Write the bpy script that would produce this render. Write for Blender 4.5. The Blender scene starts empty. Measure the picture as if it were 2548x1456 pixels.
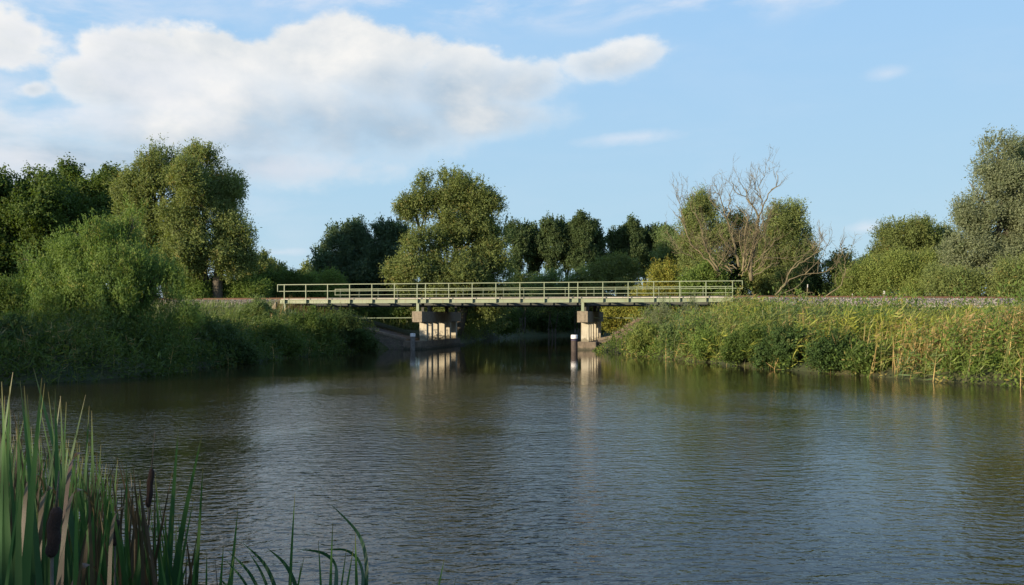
import bpy, math, random
import numpy as np
from mathutils import Vector
R = math.radians
random.seed(7)
rng = np.random.default_rng(11)
scene = bpy.context.scene
C = scene.collection

# ------------------------------------------------------------------ camera
EYE = 2.4
cam_d = bpy.data.cameras.new('camera')
cam = bpy.data.objects.new('camera', cam_d)
C.objects.link(cam)
cam.location = (0, 0, EYE)
cam.rotation_euler = (R(90), 0, 0)
cam_d.sensor_width = 36
cam_d.lens = 29.96
cam_d.shift_y = 0.0242
cam_d.clip_start = 0.1
cam_d.clip_end = 9000
scene.camera = cam

# ------------------------------------------------------------------ light
SUN_EL = R(10.8)
sx, sy = -0.795, -0.607                       # horizontal direction towards the sun
SUN_ROT = math.atan2(sx, sy)
to_sun = Vector((sx * math.cos(SUN_EL), sy * math.cos(SUN_EL), math.sin(SUN_EL)))
sd = bpy.data.lights.new('sun', 'SUN')
sd.energy = 5.0
sd.angle = R(0.5)
sd.color = (1.0, 0.83, 0.60)
so = bpy.data.objects.new('sun', sd)
C.objects.link(so)
so.rotation_euler = to_sun.to_track_quat('Z', 'Y').to_euler()
so.location = (-60, -30, 60)

scene.view_settings.view_transform = 'Standard'
scene.view_settings.look = 'None'
scene.view_settings.gamma = 1
scene.view_settings.exposure = 0.68

world = bpy.data.worlds.new('World')
scene.world = world
world.use_nodes = True
wt = world.node_tree
wt.nodes.clear()


class NG:
    """small node-graph writer"""
    def __init__(self, tree):
        self.t = tree

    def n(self, kind, **kw):
        nd = self.t.nodes.new(kind)
        for k, v in kw.items():
            setattr(nd, k, v)
        return nd

    def put(self, sock, v):
        if hasattr(v, 'is_linked') or isinstance(v, bpy.types.NodeSocket):
            self.t.links.new(v, sock)
        else:
            sock.default_value = v

    def math(self, op, a, b=None, c=None, clamp=False):
        nd = self.n('ShaderNodeMath', operation=op, use_clamp=clamp)
        self.put(nd.inputs[0], a)
        if b is not None: self.put(nd.inputs[1], b)
        if c is not None: self.put(nd.inputs[2], c)
        return nd.outputs[0]

    def mix(self, f, a, b):
        nd = self.n('ShaderNodeMix', data_type='RGBA')
        self.put(nd.inputs[0], f)
        self.put(nd.inputs[6], a)
        self.put(nd.inputs[7], b)
        return nd.outputs[2]

    def noise(self, vec, scale, detail=4, rough=0.5, dist=0.0):
        nd = self.n('ShaderNodeTexNoise')
        if vec is not None: self.t.links.new(vec, nd.inputs['Vector'])
        nd.inputs['Scale'].default_value = scale
        nd.inputs['Detail'].default_value = detail
        nd.inputs['Roughness'].default_value = rough
        nd.inputs['Distortion'].default_value = dist
        return nd.outputs[0]

    def ss(self, v, a, b):
        nd = self.n('ShaderNodeMapRange', interpolation_type='SMOOTHSTEP')
        self.put(nd.inputs[0], v)
        nd.inputs[1].default_value = a
        nd.inputs[2].default_value = b
        return nd.outputs[0]

    def combine(self, x, y, z):
        nd = self.n('ShaderNodeCombineXYZ')
        for i, v in enumerate((x, y, z)):
            self.put(nd.inputs[i], v)
        return nd.outputs[0]


def build_world():
    g = NG(wt)
    tc = g.n('ShaderNodeTexCoord')
    sep = g.n('ShaderNodeSeparateXYZ')
    wt.links.new(tc.outputs['Generated'], sep.inputs[0])
    x, y, z = sep.outputs
    az = g.math('ARCTAN2', x, y)                      # compass bearing of the sky direction, 0 = north (+Y)
    el = g.math('ARCSINE', z)
    sky = g.n('ShaderNodeTexSky', sky_type='NISHITA', sun_disc=False)
    sky.sun_elevation = SUN_EL
    sky.sun_rotation = SUN_ROT
    sky.air_density = 1.0
    sky.dust_density = 0.6
    sky.ozone_density = 1.0
    # pale summer air low down, bluer above
    hz = g.ss(el, 0.0, 0.42)
    lift = g.mix(hz, (4.55, 6.65, 8.0, 1), (3.5, 5.95, 9.0, 1))
    lift = g.mix(g.ss(el, .30, .9), lift, (1.3, 3.0, 7.0, 1))
    base = g.mix(0.93, sky.outputs[0], lift)
    # clouds: a heap of cumulus over the north-west, thin veils above
    vec = g.combine(az, g.math('MULTIPLY', el, 1.5), 0.3)
    n_edge = g.noise(vec, 9.0, 9, 0.58, 0.1)
    n_soft = g.noise(vec, 3.6, 5, 0.55, 0.2)

    def blob(a0, e0, ra, re, rot=0.0):
        da = g.math('SUBTRACT', az, a0)
        de = g.math('SUBTRACT', el, e0)
        c, s = math.cos(rot), math.sin(rot)
        u = g.math('DIVIDE', g.math('ADD', g.math('MULTIPLY', da, c), g.math('MULTIPLY', de, s)), ra)
        v = g.math('DIVIDE', g.math('SUBTRACT', g.math('MULTIPLY', de, c), g.math('MULTIPLY', da, s)), re)
        r = g.math('SQRT', g.math('ADD', g.math('MULTIPLY', u, u), g.math('MULTIPLY', v, v)))
        return g.math('SUBTRACT', 1.0, r)

    def ang(dx, dy):                                  # measured bearings of the cloud features
        a = math.atan((dx - 1274) / 2120.5)
        return a, math.atan((789.5 - dy) / 2120.5 * math.cos(a))
    bl = None
    for (dx, dy, rx, ry, rot) in [(360, 150, 130, 85, 0), (560, 135, 180, 90, 0), (800, 140, 200, 98, 0), (950, 200, 150, 105, 0), (290, 215, 190, 62, 0), (600, 260, 300, 110, 0),
                                  (480, 330, 420, 95, .14), (850, 290, 330, 112, 0), (1150, 225, 210, 85, 0), (1290, 215, 150, 62, .1), (1515, 160, 138, 44, .16), (1200, 290, 230, 66, 0), (980, 320, 240, 80, 0), (150, 395, 320, 68, .16),
                                  (420, 400, 520, 50, 0), (0, 120, 120, 85, 0), (80, 222, 62, 28, .2), (-250, 330, 300, 120, 0)]:
        a0, e0 = ang(dx, dy)
        b = blob(a0, e0, rx / 2120.5, ry / 2120.5, rot)
        bl = b if bl is None else g.math('SMOOTH_MAX', bl, b, 0.12)
    dens = g.math('ADD', bl, g.math('MULTIPLY', g.math('SUBTRACT', n_edge, 0.5), 2.3))
    dens = g.math('ADD', dens, g.math('MULTIPLY', g.math('SUBTRACT', n_soft, 0.5), 1.3))
    m_top = g.ss(dens, -0.02, 0.36)
    m_low = g.ss(dens, -0.35, 1.25)
    a_, e_mid = ang(600, 250)
    sharp = g.ss(g.math('SUBTRACT', el, g.math('MULTIPLY', g.math('ADD', az, .2), .12)), e_mid - 0.04, e_mid + 0.07)
    mask = g.mix(sharp, m_low, m_top)
    # cloud brightness: sunny tops on the left, grey bellies to the lower right
    dens2 = None
    vec2 = g.combine(g.math('ADD', az, 0.035), g.math('MULTIPLY', g.math('SUBTRACT', el, 0.025), 1.5), 0.3)
    n_off = g.noise(vec2, 9.0, 9, 0.58, 0.1)
    relief = g.math('ADD', g.math('MULTIPLY', g.math('SUBTRACT', n_off, n_edge), 1.5), g.math('MULTIPLY', g.math('SUBTRACT', n_soft, .5), .7))
    bell = g.math('ADD', g.math('MULTIPLY', g.math('SUBTRACT', ang(900, 285)[1], el), 7.0), g.math('MULTIPLY', g.math('SUBTRACT', az, -0.15), 0.6))
    bell = g.math('MULTIPLY', g.math('ADD', bell, .10), g.math('ADD', .35, g.math('MULTIPLY', g.ss(az, -.52, -.18), .65)))
    bell = g.math('MULTIPLY', g.math('ADD', bell, .66), g.ss(dens, -.1, .8))
    shade = g.math('ADD', bell, relief, clamp=True)
    a1, e1 = ang(570, 235)
    glow = g.ss(blob(*ang(480, 250), .17, .07, .25), 0.0, 1.0)
    shade = g.math('SUBTRACT', shade, g.math('MULTIPLY', glow, 0.45), clamp=True)
    ccol = g.mix(shade, (9.0, 8.85, 8.55, 1), (4.3, 5.3, 6.3, 1))
    col = g.mix(g.math('MULTIPLY', mask, 0.96), base, ccol)
    # thin veils and small fair-weather scraps
    vvec = g.combine(g.math('MULTIPLY', az, 1.0), g.math('MULTIPLY', el, 3.0), 1.7)
    nv = g.noise(vvec, 6.0, 7, 0.6, 0.3)
    high = g.ss(el, ang(1200, 110)[1], ang(1200, 10)[1])
    high = g.math('MULTIPLY', high, g.math('SUBTRACT', 1.0, g.math('MULTIPLY', g.ss(el, .35, .45), .92)))
    veil = g.math('MULTIPLY', g.ss(nv, 0.42, 0.75), g.math('ADD', 0.06, g.math('MULTIPLY', high, 0.75)))
    left_v = g.math('MULTIPLY', g.ss(az, -0.12, -0.5), g.math('MULTIPLY', g.ss(nv, 0.35, 0.65), 0.55))
    veil = g.math('MAXIMUM', veil, left_v)
    for (dx, dy, rx, ry, st) in [(1570, 342, 190, 20, .6), (2160, 566, 75, 22, .8), (2290, 548, 50, 18, .8), (2210, 182, 60, 18, .45), (700, 628, 90, 18, .6), (700, 420, 260, 40, .55)]:
        a0, e0 = ang(dx, dy)
        b = blob(a0, e0, rx / 2120.5, ry / 2120.5, .05)
        b = g.math('ADD', b, g.math('MULTIPLY', g.math('SUBTRACT', n_edge, 0.5), 3.2))
        veil = g.math('MAXIMUM', veil, g.math('MULTIPLY', g.ss(b, -0.2, 1.3), st))
    col = g.mix(veil, col, (7.9, 8.1, 8.7, 1))
    bg = g.n('ShaderNodeBackground')
    wt.links.new(col, bg.inputs[0])
    bg.inputs[1].default_value = 0.0662
    out = g.n('ShaderNodeOutputWorld')
    wt.links.new(bg.outputs[0], out.inputs[0])


build_world()

# ------------------------------------------------------------------ helpers


def P(dx, dy, Y):
    """bearing measured on the photograph at distance Y -> point of the place"""
    return np.array([(dx - 1274) / 2120.5 * Y, Y, EYE + (789.5 - dy) / 2120.5 * Y])


def tag(o, label=None, cat=None, group=None, kind=None):
    if label: o['label'] = label
    if cat: o['category'] = cat
    if group: o['group'] = group
    if kind: o['kind'] = kind
    return o


def empty(name, loc, label, cat, group=None):
    o = bpy.data.objects.new(name, None)
    o.empty_display_size = 0.3
    o.location = [float(v) for v in loc]
    C.objects.link(o)
    return tag(o, label, cat, group)


def link(name, me, mat, parent=None):
    o = bpy.data.objects.new(name, me)
    if mat is not None and len(me.materials) == 0: me.materials.append(mat)
    C.objects.link(o)
    if parent is not None:
        o.parent = parent
        o.location = (0, 0, 0)
        # geometry is written in world space; shift it under the parent
        o.matrix_parent_inverse = parent.matrix_basis.inverted() if parent.parent is None else (parent.matrix_parent_inverse @ parent.matrix_basis).inverted()
        if parent.parent is not None:
            pm = parent.parent.matrix_basis @ parent.matrix_parent_inverse @ parent.matrix_basis
            o.matrix_parent_inverse = pm.inverted()
    return o


def mesh_np(name, V, F, mat, parent=None, col=None, smooth=False):
    """V (n,3), F (m,k) uniform polygons"""
    V = np.asarray(V, dtype=np.float32)
    F = np.asarray(F, dtype=np.int32)
    me = bpy.data.meshes.new(name)
    k = F.shape[1]
    me.vertices.add(len(V))
    me.vertices.foreach_set('co', V.ravel())
    me.loops.add(F.size)
    me.loops.foreach_set('vertex_index', F.ravel())
    me.polygons.add(len(F))
    me.polygons.foreach_set('loop_start', np.arange(0, F.size, k, dtype=np.int32))
    me.polygons.foreach_set('loop_total', np.full(len(F), k, dtype=np.int32))
    if smooth: me.polygons.foreach_set('use_smooth', np.ones(len(F), dtype=bool))
    me.update(calc_edges=True)
    if col is not None:
        a = me.color_attributes.new('Col', 'FLOAT_COLOR', 'POINT')
        c4 = np.ones((len(V), 4), dtype=np.float32)
        c4[:, :3] = col
        a.data.foreach_set('color', c4.ravel())
    return link(name, me, mat, parent)


class MB:
    def __init__(self):
        self.v, self.f = [], []

    def hexa(self, pts):
        n = len(self.v)
        self.v += [tuple(float(c) for c in p) for p in pts]
        self.f += [tuple(n + i for i in q) for q in ((0, 3, 2, 1), (4, 5, 6, 7), (0, 1, 5, 4), (1, 2, 6, 5), (2, 3, 7, 6), (3, 0, 4, 7))]

    def box(self, a, b, fr=None):
        (x0, y0, z0), (x1, y1, z1) = a, b
        pts = [(x0, y0, z0), (x1, y0, z0), (x1, y1, z0), (x0, y1, z0), (x0, y0, z1), (x1, y0, z1), (x1, y1, z1), (x0, y1, z1)]
        if fr: pts = [fr(*p) for p in pts]
        self.hexa(pts)

    def tube(self, pts, rad, n=8, cap=True):
        pts = [Vector([float(c) for c in p]) for p in pts]
        if not hasattr(rad, '__len__'): rad = [rad] * len(pts)
        base = len(self.v)
        t0 = (pts[1] - pts[0]).normalized()
        u = t0.orthogonal().normalized()
        for i, p in enumerate(pts):
            t = (pts[min(i + 1, len(pts) - 1)] - pts[max(i - 1, 0)])
            if t.length < 1e-6: t = t0
            t = t.normalized()
            u = (u - t * u.dot(t))
            u = u.normalized() if u.length > 1e-5 else t.orthogonal().normalized()
            w = t.cross(u)
            for k in range(n):
                a = 2 * math.pi * k / n
                q = p + (u * math.cos(a) + w * math.sin(a)) * rad[i]
                self.v.append((q.x, q.y, q.z))
        for i in range(len(pts) - 1):
            for k in range(n):
                a = base + i * n + k
                b = base + i * n + (k + 1) % n
                self.f.append((a, b, b + n, a + n))
        if cap:
            self.f.append(tuple(base + k for k in range(n))[::-1])
            e = base + (len(pts) - 1) * n
            self.f.append(tuple(e + k for k in range(n)))

    def build(self, name, mat, parent=None, smooth=False):
        me = bpy.data.meshes.new(name)
        me.from_pydata(self.v, [], self.f)
        if smooth:
            me.polygons.foreach_set('use_smooth', np.ones(len(me.polygons), dtype=bool))
        me.update()
        return link(name, me, mat, parent)


def norm(a):
    return a / (np.linalg.norm(a, axis=1, keepdims=True) + 1e-9)


def rand_dir(n):
    return norm(rng.normal(size=(n, 3)))


def leaf_quads(cen, axis, L, W, flat=None):
    """one pointed leaf (rhombus with a bend-free blade) per centre"""
    n = len(cen)
    axis = norm(axis)
    side = norm(np.cross(axis, rand_dir(n) if flat is None else flat))
    L = np.broadcast_to(L, n)[:, None]
    W = np.broadcast_to(W, n)[:, None]
    V = np.empty((n, 4, 3), dtype=np.float32)
    V[:, 0] = cen - axis * L * .5
    V[:, 1] = cen + side * W * .5 - axis * L * .08
    V[:, 2] = cen + axis * L * .5
    V[:, 3] = cen - side * W * .5 - axis * L * .08
    return V.reshape(-1, 3)


def leaves_obj(name, V, col, mat, parent):
    n = len(V) // 4
    F = np.arange(n * 4, dtype=np.int32).reshape(-1, 4)
    return mesh_np(name, V, F, mat, parent, np.repeat(col, 4, axis=0))

# ------------------------------------------------------------------ materials


def new_mat(name):
    m = bpy.data.materials.new(name)
    m.use_nodes = True
    m.node_tree.nodes.clear()
    return m, NG(m.node_tree)


def principled(g, **kw):
    b = g.n('ShaderNodeBsdfPrincipled')
    for k, v in kw.items():
        g.put(b.inputs[k.replace('_', ' ')], v)
    o = g.n('ShaderNodeOutputMaterial')
    g.t.links.new(b.outputs[0], o.inputs[0])
    return b, o


def leaf_mat(name, rough=0.55, trans=0.35, spec=0.35):
    m, g = new_mat(name)
    at = g.n('ShaderNodeAttribute', attribute_name='Col')
    c = at.outputs[0]
    b, o = principled(g, Base_Color=c, Roughness=rough)
    b.inputs['Specular IOR Level'].default_value = spec
    tr = g.n('ShaderNodeBsdfTranslucent')
    yel = g.n('ShaderNodeMix', data_type='RGBA', blend_type='MULTIPLY')
    yel.inputs[0].default_value = 1.0
    g.t.links.new(c, yel.inputs[6])
    yel.inputs[7].default_value = (1.5, 1.5, 0.7, 1)
    g.t.links.new(yel.outputs[2], tr.inputs[0])
    mx = g.n('ShaderNodeMixShader')
    mx.inputs[0].default_value = trans
    g.t.links.new(b.outputs[0], mx.inputs[1])
    g.t.links.new(tr.outputs[0], mx.inputs[2])
    g.t.links.new(mx.outputs[0], o.inputs[0])
    return m


M = {}
M['leaf'] = leaf_mat('leaf', .65, .35, .18)
M['blade'] = leaf_mat('grass_blade', 0.5, 0.3, 0.3)
M['cattail_leaf'] = leaf_mat('cattail_leaf', 0.45, 0.25, 0.4)


def stone_mat(name, c1, c2, scale=3.0, rough=0.85, bump=0.3, fine=40, streak=None, tide=None):
    m, g = new_mat(name)
    tc = g.n('ShaderNodeTexCoord')
    n1 = g.noise(tc.outputs['Object'], scale, 6, 0.6)
    n2 = g.noise(tc.outputs['Object'], fine, 4, 0.7)
    f = g.math('ADD', g.math('MULTIPLY', g.ss(n1, .3, .7), .65), g.math('MULTIPLY', n2, .35))
    col = g.mix(f, (*c1, 1), (*c2, 1))
    if streak:
        mp = g.n('ShaderNodeMapping')
        mp.inputs['Scale'].default_value = (5, 5, .6)
        g.t.links.new(tc.outputs['Object'], mp.inputs[0])
        n3 = g.noise(mp.outputs[0], 2.2, 5, .6)
        col = g.mix(g.math('MULTIPLY', g.ss(n3, .52, .7), .7), col, (*streak, 1))
    if tide:                                           # algae and splash stains up to the flood line
        sp = g.n('ShaderNodeSeparateXYZ')
        g.t.links.new(tc.outputs['Object'], sp.inputs[0])
        hz_ = g.math('ADD', sp.outputs[2], g.math('MULTIPLY', g.math('SUBTRACT', n1, .5), tide[1]))
        col = g.mix(g.math('MULTIPLY', g.ss(hz_, tide[0] + .12, tide[0] - .12), .8), col, (*tide[2], 1))
    b, o = principled(g, Base_Color=col, Roughness=rough)
    bp = g.n('ShaderNodeBump')
    bp.inputs['Strength'].default_value = bump
    bp.inputs['Distance'].default_value = 0.02
    g.t.links.new(n2, bp.inputs['Height'])
    g.t.links.new(bp.outputs[0], b.inputs['Normal'])
    return m


M['bark'] = stone_mat('bark', (.05, .042, .03), (.12, .10, .075), 6, .9, .6, 25)
M['dead_wood'] = stone_mat('dead_wood', (.085, .07, .035), (.235, .195, .11), 1.6, .85, .5, 18)
M['pale_paint'] = stone_mat('pale_green_paint', (.178, .222, .135), (.235, .275, .172), 1.2, .55, .05, 30, streak=(.17, .15, .075))
M['dark_steel'] = stone_mat('dark_steel', (.035, .04, .032), (.06, .065, .05), 2, .7, .1)
M['toe'] = stone_mat('weathered_edge_paint', (.42, .36, .30), (.55, .50, .45), 3, .6, .1, 20)
M['rust'] = stone_mat('rust', (.085, .042, .026), (.155, .075, .042), 8, .8, .3)
M['cap_con'] = stone_mat('lichened_concrete', (.17, .14, .095), (.30, .25, .18), 5, .95, .5, 30, streak=(.09, .075, .055))
M['col_con'] = stone_mat('pale_concrete', (.40, .36, .28), (.50, .46, .36), 2.0, .9, .25, 40, streak=(.24, .20, .14), tide=(.85, 1.2, (.15, .13, .085)))
M['foot_con'] = stone_mat('wet_concrete', (.10, .08, .06), (.21, .17, .12), 3, .95, .5, 25, streak=(.06, .05, .04), tide=(.16, .3, (.028, .032, .018)))
M['pile_wood'] = stone_mat('tarred_wood', (.03, .022, .02), (.075, .055, .045), 6, .8, .5, 30)
M['old_pile'] = stone_mat('grey_weathered_wood', (.10, .09, .08), (.20, .18, .16), 6, .85, .5, 30, streak=(.05, .045, .04))
M['band'] = stone_mat('dark_violet_band', (.03, .022, .045), (.05, .04, .07), 6, .7, .2)
M['white'] = stone_mat('white_paint', (.72, .71, .69), (.80, .79, .77), 4, .6, .05)
M['flaking'] = stone_mat('flaking_white_paint', (.75, .72, .70), (.68, .66, .62), 9, .7, .4, 25, streak=(.05, .045, .04))
M['grey_con'] = stone_mat('grey_path_concrete', (.42, .40, .36), (.52, .50, .46), 3, .95, .3)
M['cattail_head'] = stone_mat('brown_velvet_seed', (.028, .013, .008), (.05, .024, .014), 60, .98, .8, 300)
M['letter'] = stone_mat('stencil_white', (.68, .68, .52), (.75, .75, .6), 8, .7, .0)


def brick_like(name):
    m, g = new_mat(name)
    tc = g.n('ShaderNodeTexCoord')
    mp = g.n('ShaderNodeMapping')
    mp.inputs['Rotation'].default_value = (R(90), 0, 0)
    g.t.links.new(tc.outputs['Object'], mp.inputs[0])
    nz = g.noise(tc.outputs['Object'], 2.5, 5, .7)
    mv = g.n('ShaderNodeTexBrick')
    mv.inputs['Scale'].default_value = 2.4
    mv.inputs['Mortar Size'].default_value = .03
    mv.inputs['Color1'].default_value = (.16, .13, .10, 1)
    mv.inputs['Color2'].default_value = (.10, .08, .06, 1)
    mv.inputs['Mortar'].default_value = (.05, .045, .04, 1)
    g.t.links.new(mp.outputs[0], mv.inputs['Vector'])
    col = g.mix(g.ss(nz, .45, .7), mv.outputs[0], (.10, .10, .06, 1))
    b, o = principled(g, Base_Color=col, Roughness=.9)
    return m


M['basalt'] = brick_like('stone_blocks')


def ballast_mat():
    m, g = new_mat('ballast_stone')
    tc = g.n('ShaderNodeTexCoord')
    v = g.n('ShaderNodeTexVoronoi')
    v.inputs['Scale'].default_value = 7.5
    g.t.links.new(tc.outputs['Object'], v.inputs['Vector'])
    sp = g.n('ShaderNodeSeparateColor')
    g.t.links.new(v.outputs['Color'], sp.inputs[0])
    nz = g.noise(tc.outputs['Object'], .4, 4, .6)
    c = g.mix(sp.outputs[0], (.08, .07, .055, 1), (.29, .26, .205, 1))
    c = g.mix(g.math('MULTIPLY', g.ss(nz, .45, .7), .5), c, (.22, .14, .09, 1))
    c = g.mix(g.ss(v.outputs['Distance'], .45, .75), c, (.05, .04, .035, 1))
    b, o = principled(g, Base_Color=c, Roughness=.9)
    bp = g.n('ShaderNodeBump')
    bp.inputs['Distance'].default_value = .06
    bp.invert = True
    g.t.links.new(v.outputs['Distance'], bp.inputs['Height'])
    g.t.links.new(bp.outputs[0], b.inputs['Normal'])
    return m


M['ballast'] = ballast_mat()


def ground_mat():
    m, g = new_mat('earth_and_grass')
    tc = g.n('ShaderNodeTexCoord')
    n1 = g.noise(tc.outputs['Object'], .35, 6, .6)
    n2 = g.noise(tc.outputs['Object'], 6, 6, .7)
    c = g.mix(g.ss(n1, .35, .65), (.035, .055, .015, 1), (.075, .075, .025, 1))
    c = g.mix(g.ss(n2, .5, .75), c, (.05, .035, .02, 1))
    b, o = principled(g, Base_Color=c, Roughness=.95)
    bp = g.n('ShaderNodeBump')
    bp.inputs['Distance'].default_value = .1
    g.t.links.new(n2, bp.inputs['Height'])
    g.t.links.new(bp.outputs[0], b.inputs['Normal'])
    return m


M['ground'] = ground_mat()


def water_mat():
    m, g = new_mat('canal_water')
    tc = g.n('ShaderNodeTexCoord')
    geo = tc.outputs['Object']
    # large slow patches decide where the breeze ruffles the surface
    patch = g.noise(geo, .13, 3, .5, .6)
    sp = g.n('ShaderNodeSeparateXYZ')
    g.t.links.new(geo, sp.inputs[0])
    calm = g.ss(sp.outputs[1], 44.0, 14.0)            # sheltered, glassy water near the bridge
    mp = g.n('ShaderNodeMapping')
    mp.inputs['Rotation'].default_value = (0, 0, R(-14))
    mp.inputs['Scale'].default_value = (.62, 1.0, 1)
    g.t.links.new(geo, mp.inputs[0])
    w1 = g.noise(mp.outputs[0], 8.0, 3, .5, .25)
    mp2 = g.n('ShaderNodeMapping')
    mp2.inputs['Rotation'].default_value = (0, 0, R(-22))
    mp2.inputs['Scale'].default_value = (.38, 1.0, 1)
    g.t.links.new(geo, mp2.inputs[0])
    w2 = g.noise(mp2.outputs[0], 4.2, 2, .4, .3)
    w3 = g.noise(geo, 14, 2, .5)
    h = g.math('ADD', g.math('MULTIPLY', w1, .8), g.math('MULTIPLY', w2, .58))
    h = g.math('ADD', h, g.math('MULTIPLY', w3, .05))
    amp = g.math('MULTIPLY', g.math('ADD', .05, g.math('MULTIPLY', calm, .74)), g.math('ADD', .42, g.math('MULTIPLY', g.ss(patch, .35, .65), .66)))
    h = g.math('MULTIPLY', h, amp)
    bp = g.n('ShaderNodeBump')
    bp.inputs['Strength'].default_value = 1.0
    bp.inputs['Distance'].default_value = .040
    g.t.links.new(h, bp.inputs['Height'])
    b, o = principled(g, Base_Color=(.026, .020, .009, 1), Roughness=.035)
    b.inputs['IOR'].default_value = 1.333
    g.t.links.new(bp.outputs[0], b.inputs['Normal'])
    return m


M['water'] = water_mat()

# ------------------------------------------------------------------ bridge frame and terrain
TH = 0.209
TX, TY = math.cos(TH), -math.sin(TH)          # along the bridge
QX, QY = math.sin(TH), math.cos(TH)           # across it, away from the camera
BX, BY = -17.66, 66.2
SPAN = 1.8
GAP = 0.364 * SPAN
POST_T = [((i - (i >= 7) - (i >= 14)) * SPAN + GAP * ((i >= 7) + (i >= 14))) for i in range(21)]
T_END = POST_T[-1]


def BF(t, q, z):
    return (BX + t * TX + q * QX, BY + t * TY + q * QY, z)


def to_tq(x, y):
    dx, dy = x - BX, y - BY
    return dx * TX + dy * TY, dx * QX + dy * QY


def track_z(t):
    return 4.03 - .010 * np.maximum(0, t - T_END)


WATER = np.array([(-60, 3), (-20, 5.5), (-6, 5.8), (0, 5.0), (3, 3.5), (20, 1), (60, -6), (75, 4), (30, 20), (20.5, 26.5), (17.7, 29.5), (15.7, 32.5), (13.9, 35.7),
                  (11.9, 40.2), (10.3, 46), (8.1, 52.7), (7.1, 58.8), (5.9, 62.0), (8.0, 72.2), (13, 82), (30, 93), (70, 105), (70, 116), (30, 114), (8, 113),
                  (1, 106), (-3.2, 94), (-3.8, 84), (-4.7, 76.2), (-7.9, 65.0), (-11.0, 64), (-11.8, 58.8), (-13.2, 50.6), (-14.3, 44.8), (-14.9, 39.9), (-14.7, 35.7),
                  (-16.3, 32.1), (-18.1, 30.2), (-24, 25), (-34, 19), (-60, 12)], dtype=float)


def shore_dist(x, y):
    """positive on land, negative in the water"""
    x = np.asarray(x, float).ravel()
    y = np.asarray(y, float).ravel()
    d2 = np.full(x.shape, 1e18)
    inside = np.zeros(x.shape, bool)
    n = len(WATER)
    for i in range(n):
        ax, ay = WATER[i]
        bx, by = WATER[(i + 1) % n]
        ex, ey = bx - ax, by - ay
        s = np.clip(((x - ax) * ex + (y - ay) * ey) / (ex * ex + ey * ey), 0, 1)
        d2 = np.minimum(d2, (x - ax - s * ex) ** 2 + (y - ay - s * ey) ** 2)
        cond = ((ay > y) != (by > y))
        with np.errstate(divide='ignore', invalid='ignore'):
            xi = (bx - ax) * (y - ay) / (by - ay if by != ay else 1e-9) + ax
        inside ^= cond & (x < xi)
    d = np.sqrt(d2)
    return np.where(inside, -d, d)


def height(x, y):
    x = np.asarray(x, float)
    y = np.asarray(y, float)
    sh = x.shape
    x = x.ravel(); y = y.ravel()
    d = shore_dist(x, y)
    wob = .12 * np.sin(x * .9 + 1.3 * np.sin(y * .5)) + .10 * np.sin(y * 1.1 + x * .3)
    land = 1.45 * (1 - np.exp(-np.maximum(d, 0) / 2.6)) + wob * np.clip(d / 2, 0, 1)
    near = y < 12
    land = np.where(near, np.minimum(land, .35 + .10 * np.maximum(0, d - 2)), land)
    t, q = to_tq(x, y)
    e = np.abs(q - 5.4)
    gap = np.minimum(t + .3, T_END + .3 - t)                # >0 between the abutments
    top = 3.22 + np.where(t > T_END, -.010 * np.maximum(0, t - T_END), 0)
    top = np.where(gap > 0, np.maximum(3.22 - gap * .285, -2), top)
    # spoil slopes: 1 in 2 to the sides
    emb = top - np.maximum(0, e - 4.6) * .5
    z = np.maximum(land, emb)
    z = np.where(d < 0, -np.minimum(1.8, -d * .7) - .02, z)
    z = np.where((d >= 0) & (d < 1.2), np.minimum(z, .05 + d * 1.5), z)
    return z.reshape(sh)


def axis(fine0, fine1, step, far, grow=1.35):
    a = list(np.arange(fine0, fine1 + 1e-6, step))
    s, v = step, a[-1]
    while v < far:
        s *= grow
        v += s
        a.append(v)
    s, v, lo = step, a[0], []
    while v > -far:
        s *= grow
        v -= s
        lo.append(v)
    return np.array(lo[::-1] + a)


def grid_obj(name, xs, ys, zf, mat, kind):
    X, Y = np.meshgrid(xs, ys)
    Z = zf(X, Y)
    V = np.stack([X, Y, Z], -1).reshape(-1, 3)
    nx, ny = len(xs), len(ys)
    i = np.arange((nx - 1) * (ny - 1))
    r, c = i // (nx - 1), i % (nx - 1)
    a = r * nx + c
    F = np.stack([a, a + 1, a + nx + 1, a + nx], -1)
    o = mesh_np(name, V, F, mat, None, None, True)
    return tag(o, kind=kind)


grid_obj('ground', axis(-75, 75, .6, 3500), axis(-5, 125, .6, 4000), height, M['ground'], 'structure')
wo = MB()
wo.v = [(-90, -12, 0), (90, -12, 0), (90, 135, 0), (-90, 135, 0)]
wo.f = [(0, 1, 2, 3)]
tag(wo.build('water', M['water']), kind='structure')

# ballast with shoulders, on both sides of the bridge


def ballast(t0, t1):
    ts = np.arange(t0, t1 + .01, .35)
    qs = np.array([-2.75, -2.45, -2.15, -1.85, -1.6, -1.0, -.3, .3, 1.0, 1.6, 1.85, 2.15, 2.45, 2.75])
    pr = np.array([-.84, -.66, -.48, -.30, -.20, -.19, -.19, -.19, -.19, -.20, -.30, -.48, -.66, -.84])
    V = []
    for t in ts:
        for q, h in zip(qs, pr):
            z = track_z(t) + h + random.uniform(-.035, .035)
            V.append(BF(t + random.uniform(-.05, .05), 5.4 + q + random.uniform(-.05, .05), z))
    n = len(qs)
    F = []
    for i in range(len(ts) - 1):
        for j in range(n - 1):
            a = i * n + j
            F.append((a, a + n, a + n + 1, a + 1))
    return tag(mesh_np('ballast', V, F, M['ballast'], None), kind='structure')


ballast(-75, -.4)
ballast(T_END + .45, 75)
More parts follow.
